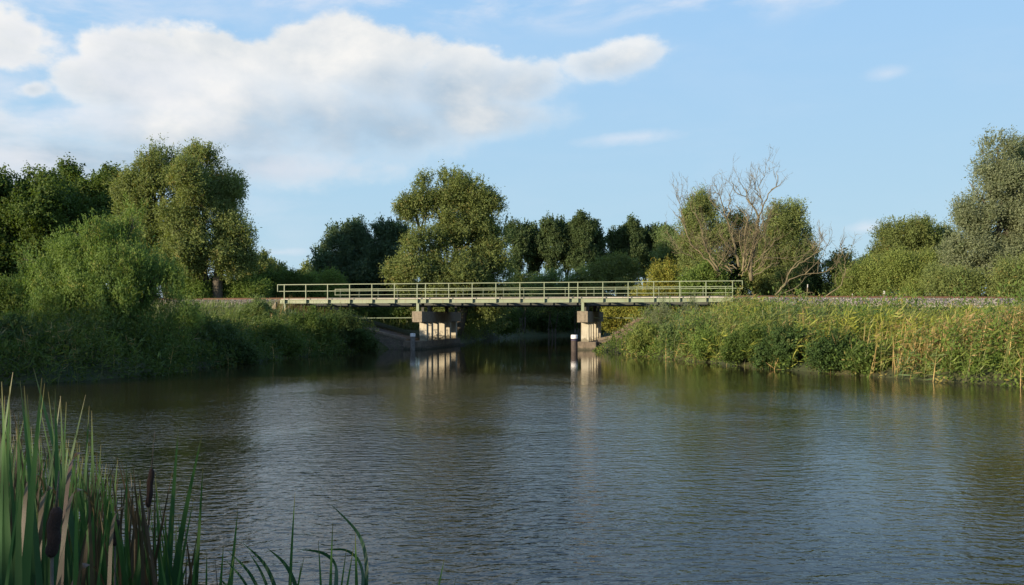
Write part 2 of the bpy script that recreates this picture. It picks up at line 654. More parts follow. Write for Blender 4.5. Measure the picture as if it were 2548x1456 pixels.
# loose stones lying on the ballast
stones_v, stones_f = [], []
OCT = np.array([(1, 0, 0), (0, 1, 0), (-1, 0, 0), (0, -1, 0), (0, 0, 1), (0, 0, -1)], float)
OF = np.array([(0, 1, 4), (1, 2, 4), (2, 3, 4), (3, 0, 4), (1, 0, 5), (2, 1, 5), (3, 2, 5), (0, 3, 5)])
NS = 15000
ts_ = np.concatenate([rng.uniform(-40, -.5, NS // 3), rng.uniform(T_END + .6, 62, NS - NS // 3)])
qo = rng.uniform(-2.75, -1.0, NS)
zz = track_z(ts_) + np.interp(qo, [-2.75, -1.6, -1.0], [-.84, -.20, -.19]) + .01
sc = rng.uniform(.03, .075, (NS, 1, 1)) * rng.uniform(.6, 1.3, (NS, 1, 3))
base = np.stack([BX + ts_ * TX + (5.4 + qo) * QX, BY + ts_ * TY + (5.4 + qo) * QY, zz], -1)[:, None, :]
SV = (OCT[None] + rng.normal(0, .18, (NS, 6, 3))) * sc + base
SFc = (OF[None] + (np.arange(NS) * 6)[:, None, None]).reshape(-1, 3)
g0 = rng.uniform(.10, .48, (NS, 1)) * np.array([.80, .74, .60])
mstone, gg = new_mat('loose_stone')
at = gg.n('ShaderNodeAttribute', attribute_name='Col')
principled(gg, Base_Color=at.outputs[0], Roughness=.9)
tag(mesh_np('ballast_stones', SV.reshape(-1, 3), SFc, mstone, None, np.repeat(g0, 6, axis=0)), 'pinkish grey ballast stones heaped beside the railway line', 'gravel', kind='stuff')

# ------------------------------------------------------------------ track


def rail_profile(mb, q, t0, t1, step=3.0):
    n = max(1, int((t1 - t0) / step))
    for i in range(n):
        a = t0 + (t1 - t0) * i / n
        b = t0 + (t1 - t0) * (i + 1) / n
        for (w0, w1, h0, h1) in ((-.07, .07, -.15, -.135), (-.012, .012, -.135, -.04), (-.036, .036, -.04, 0)):
            za, zb = float(track_z(a)), float(track_z(b))
            mb.hexa([BF(a, q + w0, za + h0), BF(b, q + w0, zb + h0), BF(b, q + w1, zb + h0), BF(a, q + w1, za + h0),
                     BF(a, q + w0, za + h1), BF(b, q + w0, zb + h1), BF(b, q + w1, zb + h1), BF(a, q + w1, za + h1)])


tr = empty('railway_track', BF(0, 5.4, 3.88), 'rusty orange rails running along the embankment and over the bridge', 'railway track')
for q in (4.68, 6.12):
    for (a, b, mt) in ((-75, 1.3, 'rust'), (1.31, T_END + .2, 'dark_steel'), (T_END + .21, 75, 'rust')):
        mb = MB()
        rail_profile(mb, q, a, b)
        mb.build('rail', M[mt], tr)

# concrete cable trough at the foot of the ballast, right bank
ct = MB()
for i in range(18):
    a = T_END + 7.5 + i * 1.05
    z0 = 3.24 - .010 * (a - T_END)
    ct.box((a, 2.18, z0 - .1), (a + 1.02, 2.52, z0 + .07 + random.uniform(-.01, .01)), BF)
tag(ct.build('cable_trough', M['grey_con']), 'pale concrete cable trough lying at the foot of the ballast', 'cable trough')

# ------------------------------------------------------------------ bridge
br = empty('railway_bridge', BF(T_END / 2, 5.4, 0), 'low green steel railway bridge on two concrete piers across the water', 'bridge')
SEG = [(POST_T[0] - .45, POST_T[6] + GAP * .5), (POST_T[6] + GAP * .5, POST_T[13] + GAP * .5), (POST_T[13] + GAP * .5, POST_T[20] + .02)]
for side in (0, 1):
    def FQ(t, q, z, s=side):
        return BF(t, q if s == 0 else 10.8 - q, z)
    off = 0 if side == 0 else -.06
    for (a, b) in SEG:
        g_ = MB()
        g_.box((a + off + .004, .12, 3.49), (b + off - .004, .135, 3.76), FQ)
        g_.box((a + off + .004, .02, 3.47), (b + off - .004, .19, 3.488), FQ)
        g_.box((a + off + .004, .02, 3.762), (b + off - .004, .19, 3.78), FQ)
        g_.build('walkway_girder', M['pale_paint'], br)
        w_ = MB()
        w_.box((a + off + .01, .20, 3.72), (b + off - .01, 1.35, 3.75), FQ)
        for k in range(int((b - a) / SPAN) + 1):
            tt = a + .4 + k * SPAN
            w_.box((tt, .20, 3.55), (tt + .06, 3.0, 3.718), FQ)
        w_.build('walkway_deck', M['dark_steel'], br)
        k_ = MB()
        L = b - a
        x = a + .02
        while x < b - .3:
            ln = random.uniform(1.0, 2.4)
            k_.box((x + off, .23, 3.784), (min(x + ln, b) + off - .02, .26, 3.835 + random.uniform(-.012, .012)), FQ)
            x += ln
        k_.build('toe_board', M['toe'], br)
    for i, t in enumerate(POST_T):
        p_ = MB()
        t += off
        p_.box((t - .03, -.08, 3.466), (t + .03, -.065, 4.90), FQ)
        p_.box((t - .008, -.064, 3.466), (t + .008, .0, 4.90), FQ)
        p_.box((t - .008, .0, 3.49), (t + .008, .118, 3.76), FQ)
        p_.build('railing_post', M['pale_paint'], br)
    h_ = MB()
    e0, e1 = POST_T[0] - .58 + off, POST_T[-1] + .68 + off
    if side: e0, e1 = POST_T[0] - .6, POST_T[-1] + .5
    h_.box((e0, -.095, 4.90), (e1, -.045, 4.955), FQ)
    h_.build('handrail', M['pale_paint'], br)
    h_ = MB()
    h_.box((e0, -.045, 4.395), (e1, -.01, 4.44), FQ)
    h_.box((e0, -.095, 4.395), (e0 + .05, -.046, 4.899), FQ)
    h_.box((e1 - .05, -.095, 4.395), (e1, -.046, 4.899), FQ)
    h_.build('guard_rail', M['pale_paint'], br)
# splice plates with bolts near the segment joints
for j in (6, 13):
    s_ = MB()
    c0 = POST_T[j] + GAP * .62
    s_.box((c0 - .13, .105, 3.50), (c0 + .2, .118, 3.75), BF)
    for u in (-.06, .04, .12):
        for v in (3.56, 3.69):
            s_.box((c0 + u, .09, v), (c0 + u + .025, .104, v + .025), BF)
    s_.build('splice_plate', M['pale_paint'], br)
for q in (3.0, 7.8):
    for (a, b) in ((-.1, POST_T[6] + .3), (POST_T[6] + .33, POST_T[13] + .3), (POST_T[13] + .33, T_END + .3)):
        m_ = MB()
        m_.box((a, q - .008, 3.30), (b, q + .008, 3.88), BF)
        m_.box((a, q - .17, 3.27), (b, q + .17, 3.298), BF)
        m_.box((a, q - .17, 3.882), (b, q + .17, 3.91), BF)
        x = a + .5
        while x < b:
            m_.box((x, q - .15, 3.30), (x + .012, q - .01, 3.88), BF)
            x += 1.8
        m_.build('main_girder', M['dark_steel'] if q > 5 else M['dark_steel'], br)
x = .4
while x < T_END:
    c_ = MB()
    c_.box((x, 3.02, 3.36), (x + .2, 7.78, 3.70), BF)
    c_.build('cross_beam', M['dark_steel'], br)
    x += 3.6
d_ = MB()
d_.box((0, 3.2, 3.71), (T_END + .2, 7.6, 3.78), BF)
d_.build('deck_plate', M['dark_steel'], br)
for q in (4.68, 6.12):
    d_ = MB()
    d_.box((-.1, q - .13, 3.782), (T_END + .4, q + .13, 3.876), BF)
    d_.build('rail_bearer', M['toe'] if q < 5 else M['dark_steel'], br)
# services slung below the deck
p_ = MB()
p_.tube([BF(.5, .35, 2.30), BF(5, .35, 2.33), BF(10.42, .35, 2.36)], .035, 6)
p_.build('service_pipe', M['pale_paint'], br)
p_ = MB()
p_.tube([BF(23.65, 4.2, 2.36), BF(28, 4.2, 2.33), BF(T_END - 1, 4.2, 2.32)], .04, 6)
p_.build('service_pipe', M['pale_paint'], br)
# stencilled marks on the first girder panels
for txt, t, s in (('CIIIT VENAD', .42, .165), ('OMA', 2.28, .155), ('57878', 2.98, .155)):
    cu = bpy.data.curves.new('lettering', 'FONT')
    cu.body = txt
    cu.size = s
    cu.extrude = .001
    tmp = bpy.data.objects.new('tmp', cu)
    C.objects.link(tmp)
    bpy.context.view_layer.update()
    me = bpy.data.meshes.new_from_object(tmp)
    bpy.data.objects.remove(tmp)
    wd = 1.12 if len(txt) > 6 else (.34 if len(txt) == 3 else .5)
    xs_ = [v.co.x for v in me.vertices]
    k = wd / (max(xs_) - min(xs_))
    for v in me.vertices:
        v.co = BF(t + v.co.x * k, .114, 3.545 + v.co.y)
    link('lettering', me, M['letter'], br)

# piers
for (tp, f0, f1, q0) in ((10.8, 9.9, 11.2, -.6), (23.25, 22.75, 24.15, .9)):
    pr_ = MB()
    pr_.box((tp - .38, -.12, 2.04), (tp + .38, 10.9, 2.84), BF)
    pier = pr_.build('pier_cap', M['cap_con'], br)
    for dq in (0, 1.25, 2.8, 4.8, 6.3, 8.2):
        c_ = MB()
        q = 1.35 + dq
        c_.box((tp - .28, q, .60), (tp + .28, q + .5, 2.038), BF)
        c_.build('pier_column', M['col_con'], pier)
    f_ = MB()
    f_.box((f0, q0, -1.2), (f1, 10.6, .60), BF)
    if tp < 15:
        f_.box((f0 - .02, q0 + .3, -1.2), (f1 + .35, 10.7, .14), BF)
    f_.build('pier_footing', M['foot_con'], pier)
    for q in (3.0, 7.8):
        b_ = MB()
        b_.box((tp - .12, q - .15, 2.842), (tp + .12, q + .15, 3.268), BF)
        b_.build('bearing', M['dark_steel'], pier)
    for q in (.08, 1.3, 10.6):
        s_ = MB()
        s_.box((tp - .16, q - .10, 2.843), (tp + .16, q + .10, 2.865), BF)
        s_.box((tp - .10, q - .06, 2.866), (tp + .10, q - .045, 3.466), BF)
        s_.box((tp - .008, q - .044, 2.866), (tp + .008, q + .044, 3.466), BF)
        s_.box((tp - .10, q + .045, 2.866), (tp + .10, q + .06, 3.466), BF)
        s_.build('steel_support', M['pale_paint'] if q < 1 else M['dark_steel'], pier)
# abutments
for (a, b) in ((-.75, .25), (T_END - .2, T_END + .75)):
    ab = MB()
    ab.box((a, .25, 1.2), (b, 10.5, 3.26), BF)
    ab.build('abutment', M['cap_con'], br)
s_ = MB()
s_.box((-.12, .05, 2.6), (.03, .2, 3.466), BF)
s_.build('steel_support', M['pale_paint'], br)
wg = MB()
wg.hexa([BF(-1.6, .0, 1.4), BF(-.76, .0, 1.4), BF(-.76, .24, 1.4), BF(-1.6, .24, 1.4), BF(-1.6, .0, 2.5), BF(-.76, .0, 3.6), BF(-.76, .24, 3.6), BF(-1.6, .24, 2.5)])
wg.build('wing_wall', M['cap_con'], br)

# stone revetments beside the piers


def revetment(name, ts, zs, q0, q1, label):
    e = empty(name, BF(ts[0], q0, 0), label, 'retaining wall')
    w = MB()
    c = MB()
    s = MB()
    for i in range(len(ts) - 1):
        (a, b), (za, zb) = (ts[i], ts[i + 1]), (zs[i], zs[i + 1])
        w.hexa([BF(a, q0, -1), BF(b, q0, -1), BF(b, q0 + .35, -1), BF(a, q0 + .35, -1), BF(a, q0, za - .2), BF(b, q0, zb - .2), BF(b, q0 + .35, zb - .2), BF(a, q0 + .35, za - .2)])
        c.hexa([BF(a, q0 - .06, za - .197), BF(b, q0 - .06, zb - .197), BF(b, q0 + .45, zb - .197), BF(a, q0 + .45, za - .197),
                BF(a, q0 - .06, za), BF(b, q0 - .06, zb), BF(b, q0 + .45, zb), BF(a, q0 + .45, za)])
        s.hexa([BF(a, q0 + .46, za - .5), BF(b, q0 + .46, zb - .5), BF(b, q1, zb - .5), BF(a, q1, za - .5),
                BF(a, q0 + .46, za - .06), BF(b, q0 + .46, zb - .06), BF(b, q1, zb - .06), BF(a, q1, za - .06)])
    w.build('wall_face', M['basalt'], e)
    c.build('coping', M['foot_con'], e)
    s.build('paved_slope', M['basalt'], e)


revetment('stone_revetment', [5.2, 6.4, 7.9, 9.88], [1.92, 1.66, 1.30, .80], .1, 3.0, 'sloping stone wall with dark coping running down to the left pier')
revetment('stone_revetment', [24.17, 27, 29], [.85, 1.45, 1.9], 1.8, 4.0, 'stone slope with pale coping rising from the right pier into the bank plants')

# mooring piles


def pile(px, Y, r, ztop, white, label, mats):
    x, y, _ = P(px, 800, Y)
    e = empty('mooring_post', (x, y, 0), label, 'mooring post', 'mooring posts in front of the bridge piers')
    m_ = MB()
    m_.tube([(x, y, -1.5), (x, y, ztop - white - .16)], r, 20)
    m_.build('post_shaft', mats[0], e, False)
    m_ = MB()
    m_.tube([(x, y, ztop - white - .157), (x, y, ztop - white)], r + .006, 20)
    m_.build('painted_band', mats[1], e, False)
    m_ = MB()
    m_.tube([(x, y, ztop - white + .003), (x, y, ztop - .05), (x, y, ztop - .012), (x, y, ztop)], [r + .012, r + .012, r - .005, r - .05], 20)
    m_.build('post_cap', mats[2], e, False)


pile(1552 / 1.511, 63.0, .185, 1.22, .24, 'grey weathered mooring post with flaking white cap by the left pier', (M['old_pile'], M['old_pile'], M['flaking']))
pile(2159.5 / 1.511, 60.5, .235, 1.16, .27, 'dark mooring post with clean white cap by the right pier', (M['pile_wood'], M['band'], M['white']))

# little marker posts by the line
for (px, py0, py1, Y, r, lab) in ((3324 / 1.511, 1094 / 1.511, 1135 / 1.511, 57.0, .07, 'short square marker post with pale top beside the ballast'),
                                  (3034 / 1.511, 1069 / 1.511, 1112 / 1.511, 66.5, .035, 'thin leaning grey stake behind the rails near the fallen branches'),
                                  (3205 / 1.511, 1104 / 1.511, 1124 / 1.511, 60.0, .022, 'thin pale stick standing in the ballast')):
    a, b = P(px, py1, Y), P(px + (2 if r == .035 else 0), py0, Y)
    e = empty('marker_post', a, lab, 'post')
    m_ = MB()
    m_.tube([a, a + (b - a) * .72], [r, r], 4 if r > .05 else 6)
    m_.build('post_shaft', M['dead_wood'], e)
    m_ = MB()
    m_.tube([a + (b - a) * .725, b], [r * 1.05, r * .9], 4 if r > .05 else 6)
    m_.build('post_cap', M['grey_con'], e)

# ------------------------------------------------------------------ trees
CA = {  # leaf albedos: main, second, odd
    'willow': ((.105, .140, .044), (.155, .180, .062), (.17, .15, .05)),
    'silver': ((.125, .150, .080), (.165, .185, .110), (.10, .13, .06)),
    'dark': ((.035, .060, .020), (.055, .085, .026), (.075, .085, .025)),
    'green': ((.048, .080, .018), (.080, .118, .027), (.10, .12, .03)),
    'bright': ((.085, .135, .030), (.125, .175, .042), (.14, .15, .04)),
    'yellow': ((.140, .155, .030), (.185, .175, .032), (.22, .17, .03)),
    'olive': ((.092, .122, .036), (.135, .160, .052), (.17, .15, .05)),
    'sunny': ((.125, .165, .040), (.165, .195, .055), (.19, .18, .05)),
    'poplar': ((.045, .070, .028), (.070, .100, .038), (.09, .11, .04)),
    'bluish': ((.055, .090, .048), (.085, .125, .065), (.09, .11, .05)),
    'shrub': ((.080, .130, .032), (.140, .200, .052), (.17, .18, .05)),
    'bramble': ((.030, .055, .016), (.055, .095, .026), (.09, .10, .03)),
    'sage': ((.085, .125, .042), (.125, .170, .062), (.15, .16, .05)),
}


def foliage(lobes, Y, n, style, L, W, clump=.9, up=.5, droop=0.0, holes=.32, depth=.9, per=26, seed=0, out=1.0, sat=8, world=False, shoots=0, shoot_len=1.2):
    """lobes: (dx, dy, rx, ry[, dY]) measured on the photograph; returns leaf quads + colours"""
    rs = np.random.default_rng(seed)
    cens, rads = [], []
    for lb in lobes:
        if world:
            cens.append(np.array(lb[:3], float))
            rads.append(np.array([lb[3], lb[3], lb[4]]))
            continue
        dx, dy, rx, ry = lb[:4]
        yy = Y + (lb[4] if len(lb) > 4 else 0)
        c = P(dx, dy, yy)
        k = yy / 2120.5
        cens.append(c)
        rads.append(np.array([rx * k, rx * k * depth, ry * k]))
    cens = np.array(cens)
    rads = np.array(rads)
    c_main, r_main = cens, rads
    if sat:
        cs_, rs_ = [], []
        for c, r_ in zip(cens, rads):
            for _ in range(sat):
                d = rs.normal(size=3)
                d[2] = d[2] * .8 + .35
                d[1] = -abs(d[1]) if rs.random() < .7 else d[1]
                d /= np.linalg.norm(d)
                f_ = rs.uniform(.26, .54)
                cs_.append(c + d * r_ * rs.uniform(.55, .98))
                rs_.append(np.array([r_.min() * 1.0, r_.min() * 1.0, r_.min() * rs.uniform(1.0, 1.5)]) * f_ )
        cens = np.concatenate([cens, cs_])
        rads = np.concatenate([rads * .78, rs_])
    area = rads[:, 0] * rads[:, 2]
    if sat: area[:len(c_main)] *= .38
    nc = max(8, n // per)
    which = rs.choice(len(cens), nc, p=area / area.sum())
    d = rs.normal(size=(nc, 3))
    d /= np.linalg.norm(d, axis=1, keepdims=True)
    rr = 1 - np.abs(rs.normal(0, .24, nc))
    rr = np.clip(rr, .15, 1)
    lump = 1 + .10 * np.sin(d[:, 0] * 7 + which * 3) * np.sin(d[:, 2] * 8 + which) + .07 * np.sin(d[:, 1] * 13 + d[:, 2] * 11)
    cc = cens[which] + d * rads[which] * (rr * lump)[:, None]
    # coherent gaps between boughs
    f = (np.sin(cc[:, 0] * 1.7 + 2 * np.sin(cc[:, 2] * 1.1)) + np.sin(cc[:, 2] * 1.9 + 1.5 * np.sin(cc[:, 1] * 1.3)) + np.sin(cc[:, 1] * 1.5 + cc[:, 0] * .9)) / 3
    keep = f > (-1 + 2 * (holes + .10) * .75)
    keep |= rs.random(nc) < .10
    cc, d, which = cc[keep], d[keep], which[keep]
    nc = len(cc)
    # a spray of twigs leaves each bough end
    tw = d * .8 * out + np.array([0, 0, up]) + rs.normal(0, .45, (nc, 3))
    tw /= np.linalg.norm(tw, axis=1, keepdims=True)
    cl = clump * rs.uniform(.55, 1.35, nc)
    u = rs.random((nc, per, 1))
    pos = cc[:, None] + tw[:, None] * (u - .35) * cl[:, None, None] * 1.5 + rs.normal(0, .26, (nc, per, 3)) * cl[:, None, None] * (1.15 - .65 * u)
    ax = tw[:, None] * .7 + rs.normal(0, .55, (nc, per, 3)) + np.array([0, 0, -droop])
    pos = pos.reshape(-1, 3)
    ax = ax.reshape(-1, 3)
    N = len(pos)
    Ls = L * rs.uniform(.6, 1.35, N)
    Ws = W * rs.uniform(.7, 1.3, N)
    c0, c1, c2 = [np.array(v) for v in CA[style]]
    mixc = np.clip(rs.normal(.45, .28, nc), 0, 1)
    mixc = np.repeat(mixc, per) * .85 + rs.random(N) * .15
    col = c0 * (1 - mixc[:, None]) + c1 * mixc[:, None]
    odd = np.repeat(rs.random(nc) < .06, per) & (rs.random(N) < .7)
    col[odd] = c2
    col *= np.repeat(rs.uniform(.75, 1.25, nc), per)[:, None] * 1.3
    nd = (d * 1.0)[:, None] + rs.normal(0, .36, (nc, per, 3)) + np.array([0, 0, .15])
    V = leaf_quads(pos, ax, Ls, Ws, nd.reshape(-1, 3))
    if not shoots and not world: shoots = n // 900
    if shoots:
        w_ = rs.choice(len(c_main), shoots, p=r_main[:, 0] / r_main[:, 0].sum())
        d = rs.normal(size=(shoots, 3))
        d[:, 2] = np.abs(d[:, 2]) + .1
        d /= np.linalg.norm(d, axis=1, keepdims=True)
        st = c_main[w_] + d * r_main[w_] * rs.uniform(.74, .92, (shoots, 1))
        sdir = d * .55 + rs.normal(0, .16, (shoots, 3)) + np.array([0, 0, 1.0 if up > 0 else -.6])
        sdir /= np.linalg.norm(sdir, axis=1, keepdims=True)
        ln = shoot_len * .8 * rs.uniform(.4, 1.2, (shoots, 1, 1))
        m = 34
        u = rs.random((shoots, m, 1)) ** .8
        p2 = st[:, None] + sdir[:, None] * u * ln + rs.normal(0, .055, (shoots, m, 3)) * ln * (1.3 - u)
        a2 = (sdir[:, None] * .9 + rs.normal(0, .55, (shoots, m, 3))).reshape(-1, 3)
        n2 = (d[:, None] + rs.normal(0, .6, (shoots, m, 3))).reshape(-1, 3)
        V = np.concatenate([V, leaf_quads(p2.reshape(-1, 3), a2, L * rs.uniform(.5, 1.1, shoots * m), W * rs.uniform(.6, 1.1, shoots * m), n2)])
        mc = np.repeat(rs.random((shoots, 1)), m, axis=0)
        col = np.concatenate([col, (c0 * (1 - mc) + c1 * mc) * 1.35])
    return V, col, c_main, r_main


def bend(a, b, k, sag=0.0):
    """a slightly crooked line from a to b"""
    a = np.asarray(a, float)
    b = np.asarray(b, float)
    out = []
    ln = np.linalg.norm(b - a)
    for i in range(k + 1):
        u = i / k
        p = a + (b - a) * u
        p = p + rng.normal(0, .03, 3) * ln * math.sin(u * math.pi)
        p[2] += sag * ln * math.sin(u * math.pi)
        out.append(p)
    return out


def tree(name, label, cat, lobes, Y, base, n, style, L=.30, W=.11, group=None, trunk_r=.3, lean=0, stems=1, **kw):
    L, W, n = L * .60, W * .74, int(n * 2.15)
    """base = dx of the foot; the trunk stands on the ground"""
    bx = (base - 1274) / 2120.5 * Y if not kw.get('world') else base
    bz = float(height(np.array([bx]), np.array([Y]))[0])
    V, col, cens, rads = foliage(lobes, Y, n, style, L, W, seed=abs(hash((round(base), round(Y), n))) % 99991, **kw)
    e = empty(name, (bx, Y, bz), label, cat, group)
    leaves_obj('crown', V, col, M['leaf'], e)
    t = MB()
    topz = max(c[2] for c in cens)
    order = sorted(range(len(cens)), key=lambda i: cens[i][2])
    for s in range(stems):
        fx = bx + (s - (stems - 1) / 2) * trunk_r * 2.2
        foot = np.array([fx, Y + .3 * math.sin(s * 2), bz - .2])
        mid = np.array([fx * .6 + np.mean([c[0] for c in cens]) * .4 + (s - (stems - 1) / 2) * trunk_r * 2, Y, bz + (topz - bz) * .35])
        t.tube(bend(foot, mid, 4), np.linspace(trunk_r, trunk_r * .72, 5), 9)
        for j, i in enumerate(order):
            if stems > 1 and j % stems != s: continue
            end = cens[i] + np.array([0, 0, rads[i][2] * .55])
            t.tube(bend(mid, end, 5, .04), np.linspace(trunk_r * .5, trunk_r * .09, 6), 6)
            for k in range(4):
                dd = rng.normal(size=3)
                dd[2] = abs(dd[2]) * .7
                dd /= np.linalg.norm(dd)
                tip = cens[i] + dd * rads[i] * .85
                st = mid + (end - mid) * rng.uniform(.4, .85)
                t.tube(bend(st, tip, 3, .05), np.linspace(trunk_r * .2, trunk_r * .04, 4), 5)
    t.build('trunk', M['bark'], e, True)
    return e


# --- left wood behind the line (dark broadleaves)
tree('broadleaf_tree', 'dark green broadleaf tree at the far left edge of the photo', 'tree',
     [(-40, 560, 90, 120), (20, 490, 70, 60), (60, 600, 80, 110), (-10, 680, 90, 80)], 78, 0, 42000, 'green', .34, .24, trunk_r=.35, holes=.3, up=.3)
tree('broadleaf_tree', 'rounded dark tree second from left with a lumpy flat top', 'tree',
     [(110, 490, 62, 58), (150, 560, 70, 80, 2), (100, 640, 80, 90), (90, 530, 60, 70, -3)], 80, 110, 40000, 'green', .34, .24, trunk_r=.35, holes=.3, up=.3)
tree('broadleaf_tree', 'dark tree between the lumpy left trees and the twin willows', 'tree',
     [(175, 478, 42, 44, 2), (220, 520, 45, 60, 2), (265, 480, 48, 50, 1), (250, 580, 70, 90)], 84, 235, 40000, 'green', .34, .24, trunk_r=.32, holes=.3, up=.3)
# --- twin willows
tree('willow_tree', 'tall grey green willow, left one of the high pair left of the bridge', 'tree',
     [(395, 420, 46, 46), (355, 470, 52, 55), (415, 490, 60, 70), (330, 540, 62, 70), (400, 590, 80, 90), (345, 650, 80, 80), (440, 660, 70, 80)], 76, 400, 62000, 'willow', .36, .11, trunk_r=.5, stems=2, droop=.3, shoots=260, shoot_len=1.1)
tree('willow_tree', 'tall rounded willow, right one of the high pair left of the bridge', 'tree',
     [(498, 418, 44, 42), (478, 470, 55, 55, -2), (545, 470, 48, 55, 1), (582, 500, 32, 50, 3), (520, 560, 80, 90), (585, 600, 46, 75), (450, 590, 50, 80, -2), (530, 650, 75, 55), (600, 650, 30, 42, 1)],
     74, 520, 76000, 'willow', .36, .11, trunk_r=.5, stems=2, droop=.3, shoots=260, shoot_len=1.1)
# --- distant trees left of the gap
tree('distant_tree', 'low distant tree just right of the twin willows', 'tree', [(640, 668, 34, 32), (615, 690, 30, 25)], 150, 640, 9000, 'olive', .5, .28, trunk_r=.3)
tree('distant_tree', 'small pale distant tree beside the sky gap', 'tree', [(683, 675, 22, 26), (668, 695, 25, 18)], 155, 683, 6000, 'olive', .5, .28, trunk_r=.3)
# --- dark group left of the centre
tree('small_tree', 'small olive tree at the left foot of the dark group', 'tree', [(772, 678, 24, 24), (765, 700, 22, 16)], 125, 772, 6000, 'olive', .45, .22, trunk_r=.2)
tree('dark_tree', 'blue green dark tree with ragged top left of the centre willow', 'tree',
     [(846, 592, 20, 30), (888, 584, 24, 30), (824, 628, 24, 28), (798, 650, 18, 24, -3), (860, 635, 32, 34), (905, 625, 30, 36), (880, 675, 60, 44), (825, 690, 40, 40), (860, 715, 70, 34)], 90, 870, 42000, 'bluish', .42, .17, trunk_r=.35, up=.9, shoots=160, shoot_len=1.6)
tree('dark_tree', 'dark green tree squeezed between the ragged tree and centre willow', 'tree',
     [(955, 592, 24, 30), (985, 588, 24, 28), (930, 630, 30, 36), (970, 640, 40, 44), (940, 690, 50, 44), (990, 690, 40, 50)], 91, 955, 34000, 'bluish', .42, .17, trunk_r=.35, up=.9, shoots=120, shoot_len=1.6)
# --- centre willow
tree('willow_tree', 'large olive willow rising behind the middle of the bridge', 'tree',
     [(1128, 468, 40, 46), (1060, 492, 42, 48), (1185, 500, 46, 46), (1030, 528, 40, 34), (1120, 540, 62, 66), (1215, 545, 44, 60), (1160, 600, 80, 70), (1060, 620, 70, 50, -2), (1240, 600, 40, 60, 1),
      (1040, 680, 70, 42, -3), (1130, 680, 90, 60, -2), (1235, 680, 58, 60), (990, 688, 34, 28, -3), (1100, 740, 110, 45, 0), (1225, 750, 70, 50), (1180, 800, 110, 45, 4)],
     83, 1110, 135000, 'olive', .36, .12, trunk_r=.55, stems=3, droop=.3, holes=.42, shoots=420, shoot_len=1.3)
# --- poplar row
for i, (dx, top, w, Y, lab) in enumerate([
        (1290, 556, 30, 158, 'poplar half hidden at the left end of the row behind the bridge'),
        (1335, 560, 30, 162, 'second poplar of the longer row, between two taller neighbours'),
        (1375, 552, 30, 158, 'third poplar of the longer row with bare trunk showing below'),
        (1412, 548, 28, 160, 'fourth poplar of the longer row, slightly pointed'),
        (1447, 546, 28, 157, 'tallest poplar near the right end of the longer row'),
        (1480, 552, 24, 161, 'last poplar of the longer row beside the sky gap'),
        (1538, 566, 22, 165, 'first poplar right of the sky gap'),
        (1572, 560, 24, 163, 'middle poplar of the short row right of the sky gap'),
        (1604, 566, 22, 166, 'third poplar of the short row right of the sky gap'),
        (1640, 562, 26, 164, 'rightmost poplar, partly behind the dead tree twigs')]):
    top += (0, 8, -3, 6, -4, 5, 2, -5, 6, 3)[i]
    h = 700 - top
    tree('poplar_tree', lab, 'tree', [(dx + 3 * math.sin(i * 2), top + h * .17, w * .95, h * .19), (dx - 4, top + h * .36, w * 1.25, h * .24, 1), (dx + 5, top + h * .57, w * 1.15, h * .22),
                                      (dx - 6, top + h * .74, w * .62, h * .14), (dx + 9, top + h * .3, w * .5, h * .2, -1), (dx + w * .5, top + h * .12, w * .28, h * .10, 1), (dx - w * .6, top + h * .14, w * .26, h * .10, 1)], Y, dx, 22000, 'poplar', .52, .28, group='poplars in a row behind the bridge',
         trunk_r=.28, up=1.0, clump=1.0, holes=.5, shoots=40, shoot_len=1.8)
# --- bushes behind the bridge, middle
for (lobes, Y, base, n, st, lab) in [
        ([(1365, 705, 40, 24), (1400, 715, 40, 22), (1340, 725, 34, 20), (1380, 750, 70, 30)], 100, 1375, 14000, 'sage', 'pale sage green bush under the poplars behind the railing'),
        ([(1530, 665, 46, 32), (1500, 690, 40, 34), (1560, 695, 40, 34), (1530, 735, 80, 40)], 95, 1530, 24000, 'olive', 'rounded olive bush behind the bridge below the sky gap'),
        ([(1450, 700, 30, 24), (1430, 735, 50, 30)], 98, 1440, 9000, 'sage', 'grey green bush left of the rounded olive bush'),
        ([(1655, 705, 44, 40), (1690, 730, 60, 40), (1630, 745, 50, 34), (1680, 790, 110, 40)], 86, 1660, 30000, 'yellow', 'yellow leaved bush behind the right half of the bridge'),
        ([(1765, 700, 40, 40), (1740, 735, 50, 40), (1790, 745, 40, 40)], 84, 1765, 20000, 'bright', 'fresh green bush at the foot of the dead tree'),
        ([(1655, 655, 42, 50), (1690, 640, 40, 56), (1660, 610, 26, 30, 2)], 100, 1665, 24000, 'sage', 'willow bush behind the yellow bush at the left of the dead tree')]:
    tree('bush', lab, 'bush', lobes, Y, base, n, st, .34, .13, trunk_r=.12, stems=3, up=.8)
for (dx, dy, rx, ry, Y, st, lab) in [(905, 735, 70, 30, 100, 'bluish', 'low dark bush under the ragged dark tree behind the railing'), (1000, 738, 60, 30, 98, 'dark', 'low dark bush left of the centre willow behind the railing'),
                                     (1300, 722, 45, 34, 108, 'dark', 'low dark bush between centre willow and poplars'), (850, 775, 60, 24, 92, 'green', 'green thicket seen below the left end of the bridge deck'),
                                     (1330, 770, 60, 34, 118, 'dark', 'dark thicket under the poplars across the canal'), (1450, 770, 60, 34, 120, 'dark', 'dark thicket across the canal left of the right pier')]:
    tree('bush', lab, 'bush', [(dx, dy, rx, ry), (dx - rx * .6, dy + ry * .3, rx * .6, ry * .8), (dx + rx * .6, dy + ry * .3, rx * .6, ry * .8)], Y, dx, 13000, st, .36, .16, trunk_r=.1, stems=3, up=.6, holes=.1)
